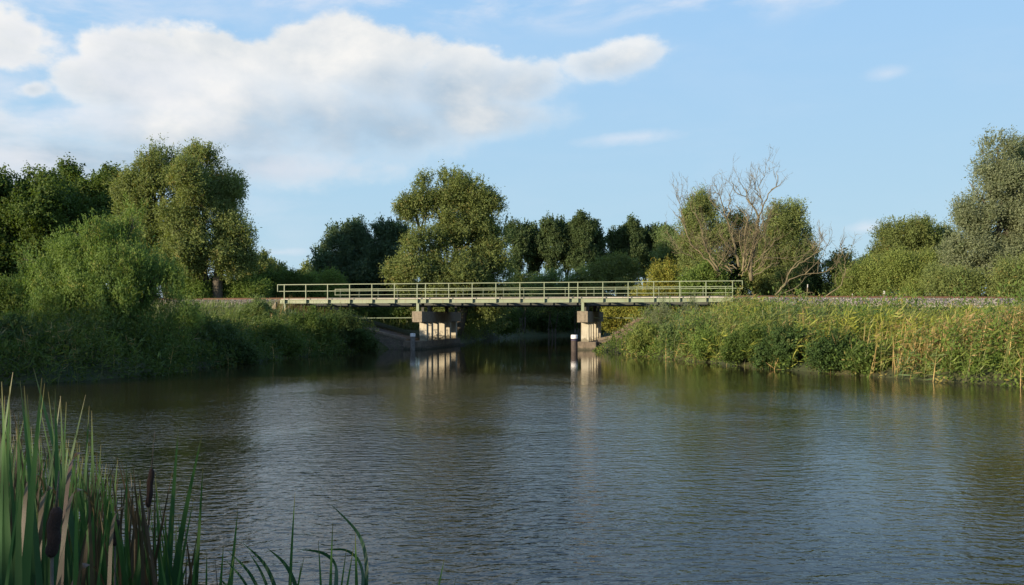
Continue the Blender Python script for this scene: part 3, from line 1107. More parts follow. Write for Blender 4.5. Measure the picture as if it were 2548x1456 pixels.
# --- willows behind the dead tree
tree('willow_tree', 'willow with narrow green top left behind the dead tree', 'tree',
     [(1748, 525, 38, 40), (1735, 570, 50, 50), (1760, 620, 60, 60), (1720, 620, 40, 50), (1750, 680, 70, 50)], 92, 1745, 44000, 'willow', .34, .11, trunk_r=.4, holes=.3)
tree('willow_tree', 'low willow seen through the middle of the dead tree', 'tree',
     [(1835, 575, 38, 34), (1840, 630, 50, 50), (1850, 690, 70, 55), (1860, 740, 70, 40)], 94, 1840, 36000, 'dark', .34, .12, trunk_r=.35, holes=.25)
tree('willow_tree', 'round topped willow right behind the dead tree', 'tree',
     [(1955, 560, 48, 46), (1930, 600, 50, 50), (1985, 610, 36, 50), (1950, 670, 70, 60), (1905, 650, 45, 60), (2010, 655, 34, 50), (1960, 725, 80, 40)], 90, 1950, 60000, 'willow', .34, .11, trunk_r=.45, holes=.3, droop=.5)
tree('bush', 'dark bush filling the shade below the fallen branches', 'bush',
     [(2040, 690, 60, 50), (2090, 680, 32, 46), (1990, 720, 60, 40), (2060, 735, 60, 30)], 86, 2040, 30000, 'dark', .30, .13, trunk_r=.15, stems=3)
tree('distant_tree', 'blue green distant tree low in the right hand sky gap', 'tree', [(2140, 672, 26, 18), (2120, 690, 30, 18)], 170, 2140, 6000, 'bluish', .55, .28, trunk_r=.3)
# --- right side
tree('willow_tree', 'mid sized willow left of the big grey willow at right', 'tree',
     [(2250, 585, 48, 42), (2215, 625, 44, 46), (2300, 620, 50, 46), (2340, 610, 40, 46, 3), (2260, 680, 80, 50), (2180, 660, 30, 34)], 88, 2260, 52000, 'olive', .34, .12, trunk_r=.4, droop=.3, shoots=160, shoot_len=1.2)
tree('willow_tree', 'big grey green willow at the right edge of the photo', 'tree',
     [(2480, 395, 44, 54), (2545, 410, 44, 50, 2), (2455, 460, 52, 50), (2520, 480, 66, 60), (2420, 530, 56, 46), (2500, 570, 80, 70), (2590, 520, 60, 90), (2410, 610, 66, 60), (2500, 660, 90, 60), (2400, 670, 50, 45),
      (2460, 710, 110, 30, -2), (2600, 640, 70, 80)], 72, 2490, 120000, 'silver', .34, .10, trunk_r=.6, stems=2, droop=.35, holes=.42, shoots=420, shoot_len=1.2)
for (lobes, Y, base, n, st, lab) in [
        ([(2240, 680, 50, 34), (2290, 690, 50, 36), (2200, 700, 40, 30), (2260, 725, 100, 30)], 74, 2240, 34000, 'sunny', 'wide light green bush behind the rails at right'),
        ([(2125, 705, 36, 26), (2160, 690, 40, 34), (2140, 728, 60, 20)], 75, 2140, 16000, 'sunny', 'fresh green bush beside the end of the fallen branches'),
        ([(2350, 705, 44, 26), (2400, 715, 44, 24), (2370, 730, 70, 16)], 68, 2370, 18000, 'willow', 'low grey green bush under the big right willow'),
        ([(2520, 700, 50, 36), (2580, 690, 50, 50), (2540, 735, 80, 16)], 66, 2545, 20000, 'willow', 'grey green bush in the right corner behind the rails')]:
    tree('bush', lab, 'bush', lobes, Y, base, n, st, .26, .09, trunk_r=.1, stems=3, up=.7)
# --- scrub behind the line on the left
for (dx, top, w, Y, lab) in [(30, 715, 50, 60, 'low bush at the left edge beside the line'),
                             (480, 705, 40, 74, 'fresh green scrub willow just right of the big left bush'),
                             (555, 700, 46, 76, 'fresh green scrub willow below the twin willows'),
                             (625, 704, 40, 75, 'low scrub willow below the small distant trees'),
                             (672, 694, 36, 78, 'darker scrub willow under the sky gap'),
                             (730, 690, 38, 79, 'scrub willow behind the left end of the railing'),
                             (785, 692, 36, 80, 'bright scrub willow behind the second railing bay'),
                             (828, 690, 26, 80, 'bright upright scrub willow right of the railing start'),
                             (1070, 705, 44, 88, 'bright green scrub under the centre willow behind the railing')]:
    tree('scrub_willow', lab, 'bush', [(dx, top + 22, w * .8, 20), (dx - w * .5, top + 32, w * .55, 20), (dx + w * .5, top + 30, w * .6, 20), (dx, top + 48, w * 1.1, 18)], Y, dx, 15000,
         'green' if dx in (672, 730, 30) else 'bright', .30, .09, group='scrub willows along the railway', trunk_r=.07, stems=3, up=1.5, out=.5, holes=.15, shoots=70, shoot_len=1.3)
# --- far bushes closing the canal
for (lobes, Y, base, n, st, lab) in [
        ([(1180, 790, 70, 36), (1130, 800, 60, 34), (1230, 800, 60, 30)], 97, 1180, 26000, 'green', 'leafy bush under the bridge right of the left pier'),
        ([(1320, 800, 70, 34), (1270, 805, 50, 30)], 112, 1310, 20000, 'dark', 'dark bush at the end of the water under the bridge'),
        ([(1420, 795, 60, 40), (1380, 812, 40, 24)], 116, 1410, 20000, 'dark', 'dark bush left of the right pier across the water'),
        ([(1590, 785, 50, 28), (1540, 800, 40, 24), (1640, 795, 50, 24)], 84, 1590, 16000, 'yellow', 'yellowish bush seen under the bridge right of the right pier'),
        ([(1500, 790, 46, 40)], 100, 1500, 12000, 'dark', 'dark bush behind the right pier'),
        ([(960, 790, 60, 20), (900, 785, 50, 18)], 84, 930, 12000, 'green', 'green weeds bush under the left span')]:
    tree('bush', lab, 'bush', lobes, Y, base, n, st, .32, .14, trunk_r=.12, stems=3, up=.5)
# --- big shrub on the left bank
tree('willow_shrub', 'large bright willow shrub leaning over the water on the left bank', 'shrub',
     [(200, 650, 80, 50), (300, 620, 60, 50), (335, 560, 24, 40), (300, 580, 26, 40), (235, 585, 26, 44, -1), (195, 600, 22, 36), (150, 640, 24, 36), (100, 680, 26, 34), (62, 650, 14, 26), (75, 720, 40, 40),
      (140, 720, 70, 60), (230, 740, 120, 90), (275, 690, 60, 70, -1), (285, 770, 70, 60, -1), (350, 690, 80, 90), (430, 690, 26, 30), (400, 770, 80, 80), (150, 800, 90, 60, -1),
      (300, 830, 120, 80), (400, 860, 75, 60), (230, 880, 120, 56, -1), (360, 905, 90, 30, -1), (80, 850, 80, 60)], 39, 270, 100000, 'shrub', .22, .05,
     trunk_r=.16, stems=5, up=1.3, clump=.5, droop=-.3, holes=.38, depth=.7, sat=4, shoots=360, shoot_len=1.2)
# trees on the left bank beyond the frame: their long evening shadows lie over the near water and bank
for (x_, y_, h_, r_, lab) in [(-37, 20, 7.0, 4.2, 'bushy tree on the left bank beyond the frame, nearest the camera'), (-41, 28, 7.5, 4.5, 'second bushy tree on the left bank beyond the frame'),
                              (-43, 37, 4.6, 4.5, 'third bushy tree on the left bank beyond the frame'), (-46, 47, 4.2, 4.5, 'farthest bushy tree on the left bank beyond the frame'),
                              (-15, -9, 5.4, 3.0, 'bushy tree behind the camera to the left'), (-19, -5, 5.8, 3.0, 'leafy tree behind the camera further left'), (-23, -1, 6.4, 3.4, 'leafy tree left of the camera, out of the frame')]:
    h_ *= 1.12 if x_ < -30 else 1.14
    tree('bank_tree', lab, 'tree', [(x_, y_, h_ * .5, r_ * 1.25, h_ * .56), (x_ + r_ * .5, y_ - r_ * .4, h_ * .35, r_ * .7, h_ * .33), (x_ - r_ * .5, y_ + r_ * .5, h_ * .4, r_ * .7, h_ * .36)],
         y_, x_, 16000, 'green', .30, .2, trunk_r=.2, world=True, holes=.1)
# woodland closing the view far beyond the line
vs, cs = [], []
for i in range(70):
    az_ = rng.uniform(-.62, .62)
    rd = rng.uniform(180, 260)
    hh_ = rng.uniform(3.5, 6.0)
    V_, c_, _a, _b = foliage([(math.sin(az_) * rd, math.cos(az_) * rd, 2.0 + hh_ * .3, rng.uniform(6, 12), hh_ * .7)], 200, 1500, 'bluish' if i % 2 else 'dark', 1.0, .6, world=True, seed=i, clump=1.6, per=20, sat=3)
    vs.append(V_); cs.append(c_)
tag(leaves_obj('distant_woodland', np.concatenate(vs), np.concatenate(cs), M['leaf'], None), 'low belt of distant woodland on the horizon beyond the railway', 'woodland', kind='stuff')

# ------------------------------------------------------------------ dead willow
dead = empty('dead_tree', P(1850, 745, 78), 'bare dead willow with pale forked branches beside the bridge end', 'tree')


def Z8(x, y, Y=78):
    return P((2400 + x / 3.033) / 1.511, (640 + y / 3.033) / 1.511, Y)


def Z6(x, y, Y=76):
    return P((2300 + x / 2.548) / 1.511, (600 + y / 2.548) / 1.511, Y)


def twigs(mb, pts, r0, rate, ln, lvl, upb=.55):
    pts = np.array(pts)
    for i in range(len(pts) - 1):
        seg = np.linalg.norm(pts[i + 1] - pts[i])
        k = rng.poisson(seg * rate)
        dv = (pts[i + 1] - pts[i]) / (seg + 1e-6)
        for _ in range(k):
            u = rng.random()
            s = pts[i] + (pts[i + 1] - pts[i]) * u
            d = dv * .7 + rng.normal(0, .6, 3) + np.array([0, 0, upb])
            d /= np.linalg.norm(d)
            l = ln * rng.uniform(.4, 1.3)
            q = [s]
            for j in range(4):
                d = d + rng.normal(0, .22, 3) + np.array([0, 0, .06])
                d /= np.linalg.norm(d)
                q.append(q[-1] + d * l / 4)
            mb.tube(q, np.linspace(r0, r0 * .35, 5), 4, False)
            if lvl > 0: twigs(mb, q, r0 * .7, rate * 1.0, ln * .5, lvl - 1, upb)


def limb(coords, conv, r0, r1, parent, name, Y, mat=None, rate=2.1, ln=1.9, sub=3, lvl=2):
    r0, r1 = r0 * .55, r1 * .75
    base = [conv(x, y, Y) for x, y in coords]
    k = len(base)
    dd = rng.uniform(-1.2, 1.2)
    for i in range(k): base[i] = base[i] * 1.0 + (base[i] - np.array([0, 0, EYE])) * (dd * i / k / Y)
    pts = []
    for i in range(k - 1):
        for j in range(sub):
            u = j / sub
            p = base[i] * (1 - u) + base[i + 1] * u
            if j: p = p + rng.normal(0, .06, 3)
            pts.append(p)
    pts.append(base[-1])
    mb = MB()
    mb.tube(pts, np.linspace(r0, r1, len(pts)), 7)
    twigs(mb, pts[len(pts) // 5:], max(.018, r1 * .6), rate, ln, lvl)
    mb.build(name, mat or M['dead_wood'], parent, True)


limb([(1290, 1260), (1280, 1100), (1310, 950), (1320, 830), (1360, 680), (1370, 560)], Z8, .34, .17, dead, 'trunk', 78, rate=.5)
for c, r0, r1 in [([(1370, 560), (1360, 500), (1290, 390), (1230, 300), (1110, 250), (1060, 140)], .15, .03),
                  ([(1370, 560), (1420, 420), (1400, 320), (1330, 210), (1310, 60)], .15, .03),
                  ([(1420, 420), (1480, 270), (1570, 190), (1590, 80), (1580, 20)], .11, .025),
                  ([(1480, 270), (1600, 180), (1640, 110)], .07, .02),
                  ([(1400, 320), (1370, 190), (1440, 70), (1450, 0)], .08, .02),
                  ([(1290, 390), (1230, 230), (1190, 180), (1140, 90)], .09, .02),
                  ([(1230, 300), (1300, 180), (1330, 130)], .06, .02),
                  ([(1190, 1150), (1200, 960), (1215, 850), (1220, 700), (1245, 570), (1200, 480), (1110, 400)], .20, .04),
                  ([(1245, 570), (1300, 450), (1330, 300)], .10, .02),
                  ([(1150, 1100), (1130, 1000), (1090, 830), (1040, 680), (1010, 560), (960, 400), (930, 290), (870, 250)], .24, .03),
                  ([(930, 290), (890, 170)], .05, .02), ([(930, 290), (955, 200)], .05, .02),
                  ([(1010, 560), (1040, 480), (1030, 400), (1060, 350), (1045, 280), (1080, 190), (1060, 130)], .11, .02),
                  ([(1010, 560), (940, 480), (860, 400), (800, 320)], .08, .02),
                  ([(920, 1150), (820, 1000), (780, 900), (730, 700), (680, 560), (630, 480)], .18, .03),
                  ([(920, 1150), (820, 1050), (730, 960), (600, 850), (540, 680), (490, 560), (400, 470)], .18, .03),
                  ([(540, 680), (500, 540), (480, 400), (430, 300)], .07, .015),
                  ([(680, 560), (600, 420), (560, 310)], .06, .015),
                  ([(640, 1020), (560, 960), (380, 930)], .08, .02), ([(500, 940), (420, 860), (350, 760)], .05, .015),
                  ([(900, 1110), (980, 1000), (1040, 900), (1100, 760)], .10, .02),
                  ([(1290, 1220), (1420, 1150), (1520, 1070), (1610, 1050)], .12, .03),
                  ([(1150, 1200), (1190, 1170), (1280, 1080), (1400, 990), (1530, 1000), (1650, 1010), (1830, 990)], .13, .03),
                  ([(1300, 1100), (1330, 1050), (1450, 930), (1560, 800), (1600, 760)], .12, .02),
                  ([(1340, 800), (1440, 740), (1440, 620), (1480, 560), (1660, 480)], .10, .02),
                  ([(1370, 1120), (1450, 900), (1430, 760), (1450, 620)], .10, .02),
                  ([(1410, 1130), (1420, 1000), (1500, 880), (1640, 820)], .08, .02)]:
    limb(c, Z8, r0, r1, dead, 'branch', 78)
for k_ in range(15):
    a_ = rng.uniform(-1.15, .85)
    sx_, sy_ = 1200 + a_ * 90 + rng.normal(0, 40), 1180 - rng.uniform(0, 160)
    ln_ = rng.uniform(380, 760) * (1 - .25 * abs(a_))
    pth = [(sx_, sy_)]
    for j_ in range(1, 6):
        b_ = a_ + .25 * math.sin(j_ * 1.3 + k_) - .18 * j_ / 5 * np.sign(a_)
        pth.append((pth[-1][0] + math.sin(b_) * ln_ / 5 + rng.normal(0, 14), pth[-1][1] - math.cos(b_) * ln_ / 5))
    limb(pth, Z8, rng.uniform(.07, .12), .025, dead, 'branch', 78)
fall = empty('fallen_branches', Z6(1600, 1290, 72), 'bare fallen willow boughs sprawling right of the dead tree behind the rails', 'dead branches')
for c, r0, r1 in [([(1560, 1300), (1620, 1240), (1700, 1150), (1850, 1100), (2050, 1075), (2130, 1040)], .13, .03),
                  ([(1600, 1280), (1620, 1230), (1720, 1050), (1840, 980), (1950, 900), (2020, 780), (1990, 680)], .13, .03),
                  ([(1720, 1050), (1860, 900), (1960, 800)], .07, .02), ([(1850, 1100), (1990, 960), (2080, 800)], .08, .02),
                  ([(1950, 900), (2080, 820), (2140, 780)], .05, .015),
                  ([(1560, 1295), (1650, 1275), (1780, 1310)], .09, .04), ([(1650, 1275), (1760, 1230), (1850, 1130), (1960, 1050)], .07, .02),
                  ([(1780, 1300), (1870, 1270), (1940, 1290)], .05, .02),
                  ([(2050, 1310), (2200, 1200), (2240, 1050), (2230, 950), (2290, 850)], .09, .02), ([(2230, 950), (2200, 850), (2190, 800)], .04, .015),
                  ([(2050, 1075), (2150, 1030), (2210, 900)], .05, .015)]:
    limb(c, Z6, r0, r1, fall, 'branch', 73, lvl=2, rate=1.6, ln=1.6)

# ------------------------------------------------------------------ bank plants


def scatter(n, x0, x1, y0, y1, dmin, dmax, cond=None):
    x = rng.uniform(x0, x1, n)
    y = rng.uniform(y0, y1, n)
    d = shore_dist(x, y)
    k = (d > dmin) & (d < dmax)
    t, q = to_tq(x, y)
    k &= q < 2.1                                        # keep off the ballast
    be = x / y * 2120.5 + 1274
    k &= ~((be > 1725) & (be < 2225) & (d < 2.3) & (rng.random(n) < .68))
    k &= ~((t > 6.6) & (t < 26) & (q > -.2))            # and off the paving under the bridge
    if cond is not None: k &= cond(x, y, d, t, q)
    x, y, d = x[k], y[k], d[k]
    return x, y, height(x, y), d


def patch(x, y, s, ph=0.0):
    return .5 + .25 * (np.sin(x * s + 2 * np.sin(y * s * .7 + ph) + ph) + np.sin(y * s * 1.3 + 1.7 * np.sin(x * s * .8 + ph)))


def limit_h(x, y, z):
    """how tall the plants stand: their tops follow an almost level line"""
    bear = x / y * 2120.5 + 1274
    topd = np.interp(bear, [0, 480, 700, 860, 900, 1000, 1500, 1560, 1640, 1700, 1800, 1870, 1930, 2100, 2300, 2450, 2548, 2700], [752, 750, 752, 768, 785, 835, 830, 805, 785, 775, 752, 736, 764, 770, 770, 766, 758, 755])
    topd = topd + 3 + 7 * np.sin(x * 1.1 + 2 * np.sin(y * .6)) * np.sin(y * .9 + x * .4)
    topz = EYE + (789.5 - topd) / 2120.5 * y
    return np.clip(topz - z, .12, 2.0)


def reeds(name, label, area, n, green, straw_share, wind, h_k=1.0, lf=8, LL=.42, LW=.030, thin=False):
    x, y, z, d = scatter(n, *area)
    N = len(x)
    H = limit_h(x, y, z) * rng.uniform(.55, 1.08, N) * h_k * (.75 + .5 * patch(x, y, .55, 2.0))
    ok = H > .38
    if thin: ok &= (d > 1.6) | (rng.random(N) < .35)
    if thin: ok &= (patch(x, y, .45, 7.0) > .33) | (rng.random(N) < .3)
    x, y, z, d, H = x[ok], y[ok], z[ok], d[ok], H[ok]
    H = np.maximum(H - LL * .35, .25)
    N = len(x)
    straw = (rng.random(N) < straw_share * patch(x, y, .5, 4.0) * 2)
    lean = rng.normal(0, .10, (N, 3)) + np.array(wind) * .25
    lean[:, 2] = 1
    base = np.stack([x, y, z], -1)
    axs = norm(lean)
    top = base + axs * H[:, None]
    # stems
    Vs = leaf_quads((base + top) / 2, axs, H, np.where(straw, .032, .018))
    cs = np.where(straw[:, None], np.array([.50, .36, .15]), np.array([.19, .20, .07])) * rng.uniform(.7, 1.2, (N, 1))
    # leaves
    u = rng.uniform(.25, 1.0, (N, lf, 1))
    dirs = rng.normal(0, .5, (N, lf, 3)) + np.array(wind)
    dirs[..., 2] = rng.uniform(-.15, .9, (N, lf))
    dirs = norm(dirs.reshape(-1, 3))
    Ls = LL * rng.uniform(.6, 1.3, N * lf)
    pos = (base[:, None] + (top - base)[:, None] * u).reshape(-1, 3) + dirs * Ls[:, None] * .5
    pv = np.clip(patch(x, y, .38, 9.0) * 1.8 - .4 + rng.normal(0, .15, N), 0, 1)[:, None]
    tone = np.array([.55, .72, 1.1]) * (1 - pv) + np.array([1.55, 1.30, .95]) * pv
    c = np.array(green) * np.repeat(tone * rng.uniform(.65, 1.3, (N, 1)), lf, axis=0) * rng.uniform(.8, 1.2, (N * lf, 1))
    st = np.repeat(straw, lf) & (rng.random(N * lf) < .5)
    c[st] = np.array([.33, .24, .10])
    Vl = leaf_quads(pos, dirs, Ls, LW * rng.uniform(.7, 1.4, N * lf))
    V = np.concatenate([Vs, Vl])
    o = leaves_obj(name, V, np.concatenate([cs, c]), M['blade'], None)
    return tag(o, label, 'reeds', kind='stuff')


def herbs(name, label, area, n, style, per=30, r=.35, L=.13, W=.07, hk=.5, cat='undergrowth', pal=None):
    x, y, z, d = scatter(n, *area)
    N = len(x)
    hh = np.minimum(limit_h(x, y, z), 1.5) * hk * (.25 + 1.4 * patch(x, y, .8, 1.0)) + .08
    d0 = rng.normal(size=(N, per, 3))
    d0 /= np.linalg.norm(d0, axis=2, keepdims=True)
    rr = rng.uniform(.5, 1, (N, per, 1))
    sc_ = np.stack([np.full(N, r), np.full(N, r), hh], -1)[:, None]
    pos = np.stack([x, y, z + hh * .6], -1)[:, None] + d0 * rr * sc_
    ax = d0 + rng.normal(0, .5, d0.shape) + np.array([0, 0, .2])
    c0, c1, c2 = [np.array(v) for v in (pal or CA[style])]
    m = rng.random((N, 1, 1)) * .7 + rng.random((N, per, 1)) * .3
    col = c0 * (1 - m) + c1 * m
    odd = rng.random((N, 1, 1)) < .1
    col = np.where(odd, c2, col)
    V = leaf_quads(pos.reshape(-1, 3), ax.reshape(-1, 3), L * rng.uniform(.6, 1.4, N * per), W * rng.uniform(.7, 1.3, N * per))
    o = leaves_obj(name, V, col.reshape(-1, 3), M['leaf'], None)
    return tag(o, label, cat, kind='stuff')


def grass(name, label, area, n, c0, c1, hmin, hmax, w=.016, wind=(.25, 0, 0), cat='grass'):
    x, y, z, d = scatter(n, *area)
    N = len(x)
    H = rng.uniform(hmin, hmax, N) * (.6 + .8 * patch(x, y, .9, 3.0))
    l = rng.normal(0, .22, (N, 3)) + np.array(wind)
    l[:, 2] = 1
    axs = norm(l)
    base = np.stack([x, y, z - .03], -1)
    V = leaf_quads(base + axs * H[:, None] / 2, axs, H, w * rng.uniform(.7, 1.4, N))
    m = np.clip(patch(x, y, .6, 5.0)[:, None] * .7 + rng.random((N, 1)) * .5 - .1, 0, 1)
    col = np.array(c0) * (1 - m) + np.array(c1) * m
    o = leaves_obj(name, V, col * rng.uniform(.75, 1.2, (N, 1)), M['blade'], None)
    return tag(o, label, cat, kind='stuff')


# right bank
RB = (4, 40, 27, 66)
reeds('reed_bed', 'tall green reeds with long wind-blown leaves covering the right bank', RB + (-.5, 40, lambda x, y, d, t, q: (x > 6) & (x / y > .17) & (q < .8) & ((x / y + rng.normal(0, .05, len(x)) < .47) | (d > 4.5) | (rng.random(len(x)) < .4))), 52000, (.150, .192, .045), .16, (.45, -.1, 0), lf=9, LL=.50, LW=.040, thin=True)
reeds('dry_reeds', 'straw coloured reed stems on the near end of the right bank', (14, 32, 27, 46, -.3, 6, lambda x, y, d, t, q: (x / y + rng.normal(0, .06, len(x)) > .45) & (patch(x, y, .55, 1.0) > .34)), 30000, (.15, .19, .05), 1.0, (.55, -.2, 0), h_k=1.0, lf=2, LL=.4, LW=.035)
herbs('bank_undergrowth', 'leafy herbs and brambles hanging over the waterline of the right bank', (4, 34, 24, 66, -.7, 2.4), 9000, 'bright', per=26, r=.32, L=.15, W=.075, hk=.55, pal=((.085, .140, .028), (.15, .21, .045), (.26, .22, .07)))
herbs('flowering_herbs', 'yellow green weeds among the reeds near the right pier', (5, 22, 40, 66, .4, 12, lambda x, y, d, t, q: (x > 6)), 4200, 'yellow', per=26, r=.3, L=.12, W=.05, hk=.7, pal=((.16, .19, .06), (.23, .24, .08), (.30, .24, .15)))
grass('dry_grass', 'tall straw coloured grass beside the right end of the bridge', (14, 34, 46, 64, .5, 40, lambda x, y, d, t, q: (q > -3.2) & (t > 31) & (t < 37)), 9000, (.26, .17, .08), (.16, .15, .05), .3, .8)
grass('verge_grass', 'short dry green grass between the reeds and the ballast on the right bank', (4, 50, 30, 66, .5, 60, lambda x, y, d, t, q: (q > -6) & (t > 26)), 60000, (.15, .16, .045), (.24, .17, .08), .10, .32, w=.03)
herbs('leafy_clumps', 'scattered bright leafy weeds rising between the reeds on the right bank', (4, 34, 24, 64, .5, 14, lambda x, y, d, t, q: (patch(x, y, .7, 3.0) > .55) & (q < -1)), 5000, 'bright', per=30, r=.42, L=.17, W=.08, hk=.9, pal=((.075, .125, .028), (.13, .19, .045), (.24, .22, .06)))
# left bank
grass('bank_grass', 'long green grass on the slope below the railway at left', (-60, -6, 34, 84, .1, 60, lambda x, y, d, t, q: (t < 9) & (q > -16)), 120000, (.11, .185, .03), (.14, .18, .045), .35, .95, w=.024)
reeds('bank_reeds', 'reeds and coarse weeds along the left bank beside the water', (-40, -8, 26, 66, -.5, 7), 26000, (.075, .12, .03), .10, (.3, -.1, 0), h_k=.75, lf=8, LL=.42, LW=.034, thin=True)
herbs('bank_weeds', 'dark weeds overhanging the waterline of the left bank', (-40, -7, 24, 67, -.8, 3.2), 14000, 'green', per=26, r=.36, L=.16, W=.07, hk=.6)
grass('dry_grass', 'brown seeding grass at the left abutment of the bridge', (-19, -8, 60, 68, .3, 30, lambda x, y, d, t, q: (t > -1.5) & (t < 5) & (q > -3)), 7000, (.20, .12, .06), (.15, .12, .04), .5, 1.1)
# far land behind the line
for nm, ar in (('far_grass', (-75, 75, 66, 125)),):
    x = rng.uniform(ar[0], ar[1], 60000)
    y = rng.uniform(ar[2], ar[3], 60000)
    t, q = to_tq(x, y)
    d = shore_dist(x, y)
    k = (q > 9.0) & (d > .1) & ~((t > 2) & (t < 27) & (q < 12))
    x, y = x[k], y[k]
    z = height(x, y)
    N = len(x)
    H = rng.uniform(.5, 1.3, N)
    l = rng.normal(0, .3, (N, 3)); l[:, 2] = 1
    V = leaf_quads(np.stack([x, y, z], -1) + norm(l) * H[:, None] / 2, norm(l), H, .07)
    m = rng.random((N, 1))
    tag(leaves_obj(nm, V, np.array([.06, .09, .02]) * (1 - m) + np.array([.12, .13, .035]) * m, M['blade'], None), 'rough grass on the far side of the railway', 'grass', kind='stuff')

# individual bank shrubs
for (dx, dy, rx, ry, Y, n, st, lab) in [
        (1955, 872, 66, 46, 39.6, 16000, 'bramble', 'dark bramble bush hanging over the water below the right reeds'),
        (2075, 884, 62, 46, 36.6, 16000, 'bramble', 'dark bramble bush at the waterline left of the dry reeds'),
        (2165, 898, 48, 36, 35.2, 10000, 'green', 'fresh green bush at the waterline between bramble and dry reeds'),
        (1855, 862, 58, 46, 42.3, 14000, 'green', 'bramble bush at the waterline in the middle of the right bank'),
        (1770, 862, 50, 34, 45.8, 9000, 'bright', 'low leafy bush over the water nearer the right pier'),
        (2020, 830, 40, 26, 41.5, 6000, 'shrub', 'green leafy shrub above the dark brambles on the right bank'),
        (1690, 835, 60, 36, 50, 9000, 'sage', 'pale willow shrub among the weeds right of the right pier'),
        (1610, 850, 48, 30, 53, 8000, 'sunny', 'small leafy bush at the water beside the right pier'),
        (1900, 810, 60, 28, 46, 9000, 'green', 'dark leafy shrub in the middle of the right bank reeds'),
        (2350, 925, 45, 24, 33, 7000, 'sunny', 'yellow green leafy bush at the foot of the dry reeds'),
        (2450, 920, 55, 30, 32, 8000, 'bright', 'low leafy bush at the waterline near the right edge of the photo'),
        (2535, 930, 40, 26, 31, 6000, 'sunny', 'yellow green bush at the waterline in the right corner'),
        (870, 825, 60, 45, 60, 15000, 'dark', 'dark rounded bush at the water left of the stone slope'),
        (905, 850, 34, 22, 62.5, 6000, 'dark', 'small dark bush touching the stone slope'),
        (640, 782, 50, 26, 58, 9000, 'sage', 'grey olive shrub on top of the left bank'),
        (770, 812, 65, 40, 56, 12000, 'green', 'bushy weeds on the left bank below the bridge end'),
        (700, 850, 60, 34, 51, 9000, 'green', 'low weeds bush at the water in the middle of the left bank'),
        (560, 865, 75, 46, 44, 12000, 'dark', 'dark shrub at the waterline right of the big willow shrub'),
        (60, 870, 90, 70, 34, 16000, 'dark', 'dark shrub at the waterline in the left corner')]:
    tree('bank_shrub', lab, 'shrub', [(dx, dy, rx * .8, ry), (dx - rx * .5, dy + ry * .3, rx * .6, ry * .7), (dx + rx * .5, dy + ry * .25, rx * .6, ry * .7)], Y, dx, n, st, .17, .075, trunk_r=.04, stems=2, up=.4, clump=.35, depth=.8, holes=.2)
# silvery willow shoots in front of the railing
for i, (dx, top, w, lab) in enumerate([(1650, 733, 22, 'silvery willow shoots in front of the sixth right railing bay'), (1722, 722, 26, 'taller silvery willow shoots crossing the railing'), (1610, 765, 30, 'low silvery willow shoots below the bridge')]):
    tree('silver_willow', lab, 'shrub', [(dx, top + 22, w * .35, 24), (dx + 5, top + 48, w * .7, 26), (dx - 8, top + 66, w, 28)], 54 + i, dx, 2600, 'silver', .13, .035, trunk_r=.015, stems=3, up=1.4, clump=.35, out=.4, holes=.1)
# pink flowering hemp agrimony by the right pier
hx = empty('flowering_plant', P(1560, 860, 55), 'tall weed with dusty pink flower heads beside the right pier', 'plant')
pts = []
for (dx, dy) in [(1560, 812), (1572, 806), (1548, 822), (1580, 800), (1556, 830), (1540, 838), (1590, 795), (1565, 820), (1535, 828), (1610, 800), (1600, 815)]:
    c = P(dx, dy, 55 + rng.uniform(-.6, .6))
    pts.append(c + rng.normal(0, .10, (60, 3)) * np.array([1, 1, .5]))
pts = np.concatenate(pts)
fh = leaves_obj('flower_heads', leaf_quads(pts, rand_dir(len(pts)), .06, .05), np.tile(np.array([.34, .22, .20]), (len(pts), 1)) * rng.uniform(.8, 1.2, (len(pts), 1)), M['leaf'], hx)
fh['kind'] = 'stuff'
st = MB()
for i in range(11):
    c = pts[i * 60:(i + 1) * 60].mean(0)
    st.tube([(c[0] - .1, c[1] + .1, float(height(np.array([c[0]]), np.array([c[1]]))[0])), c], .012, 4)
st.build('stem', M['bark'], hx)

# ------------------------------------------------------------------ cattails in the foreground


def blade_strip(base, tip, width, curve, nseg=9, hook=0.0, twist=0.0, facing=0.0):
    """one strap leaf; hook bends the last third over"""
    base = np.array(base, float)
    tip = np.array(tip, float)
    ln = np.linalg.norm(tip - base)
    side = np.array([math.cos(facing), math.sin(facing), 0])
    fwd = np.array([math.cos(curve[0]), math.sin(curve[0]), 0]) * curve[1] * ln
    V, F = [], []
    for i in range(nseg + 1):
        u = i / nseg
        p = base + (tip - base) * u + fwd * (math.sin(u * math.pi) * .35)
        if hook and u > .6:
            w = (u - .6) / .4
            p = p + np.array([math.cos(curve[0]), math.sin(curve[0]), 0]) * hook * w ** 1.3 + np.array([0, 0, -1]) * abs(hook) * 1.1 * w ** 2.6
        wd = width * (min(1, .6 + u * 1.2)) * (1 - max(0, (u - .55) / .45) ** 1.6) * .5 + .0006
        s = side * math.cos(twist * u) + np.array([-side[1], side[0], 0]) * math.sin(twist * u)
        ridge = np.array([-side[1], side[0], 0]) * width * .16
        V += [p - s * wd, p + ridge * (1 - u), p + s * wd]
    for i in range(nseg):
        a = i * 3
        F += [(a, a + 1, a + 4, a + 3), (a + 1, a + 2, a + 5, a + 4)]
    return V, F


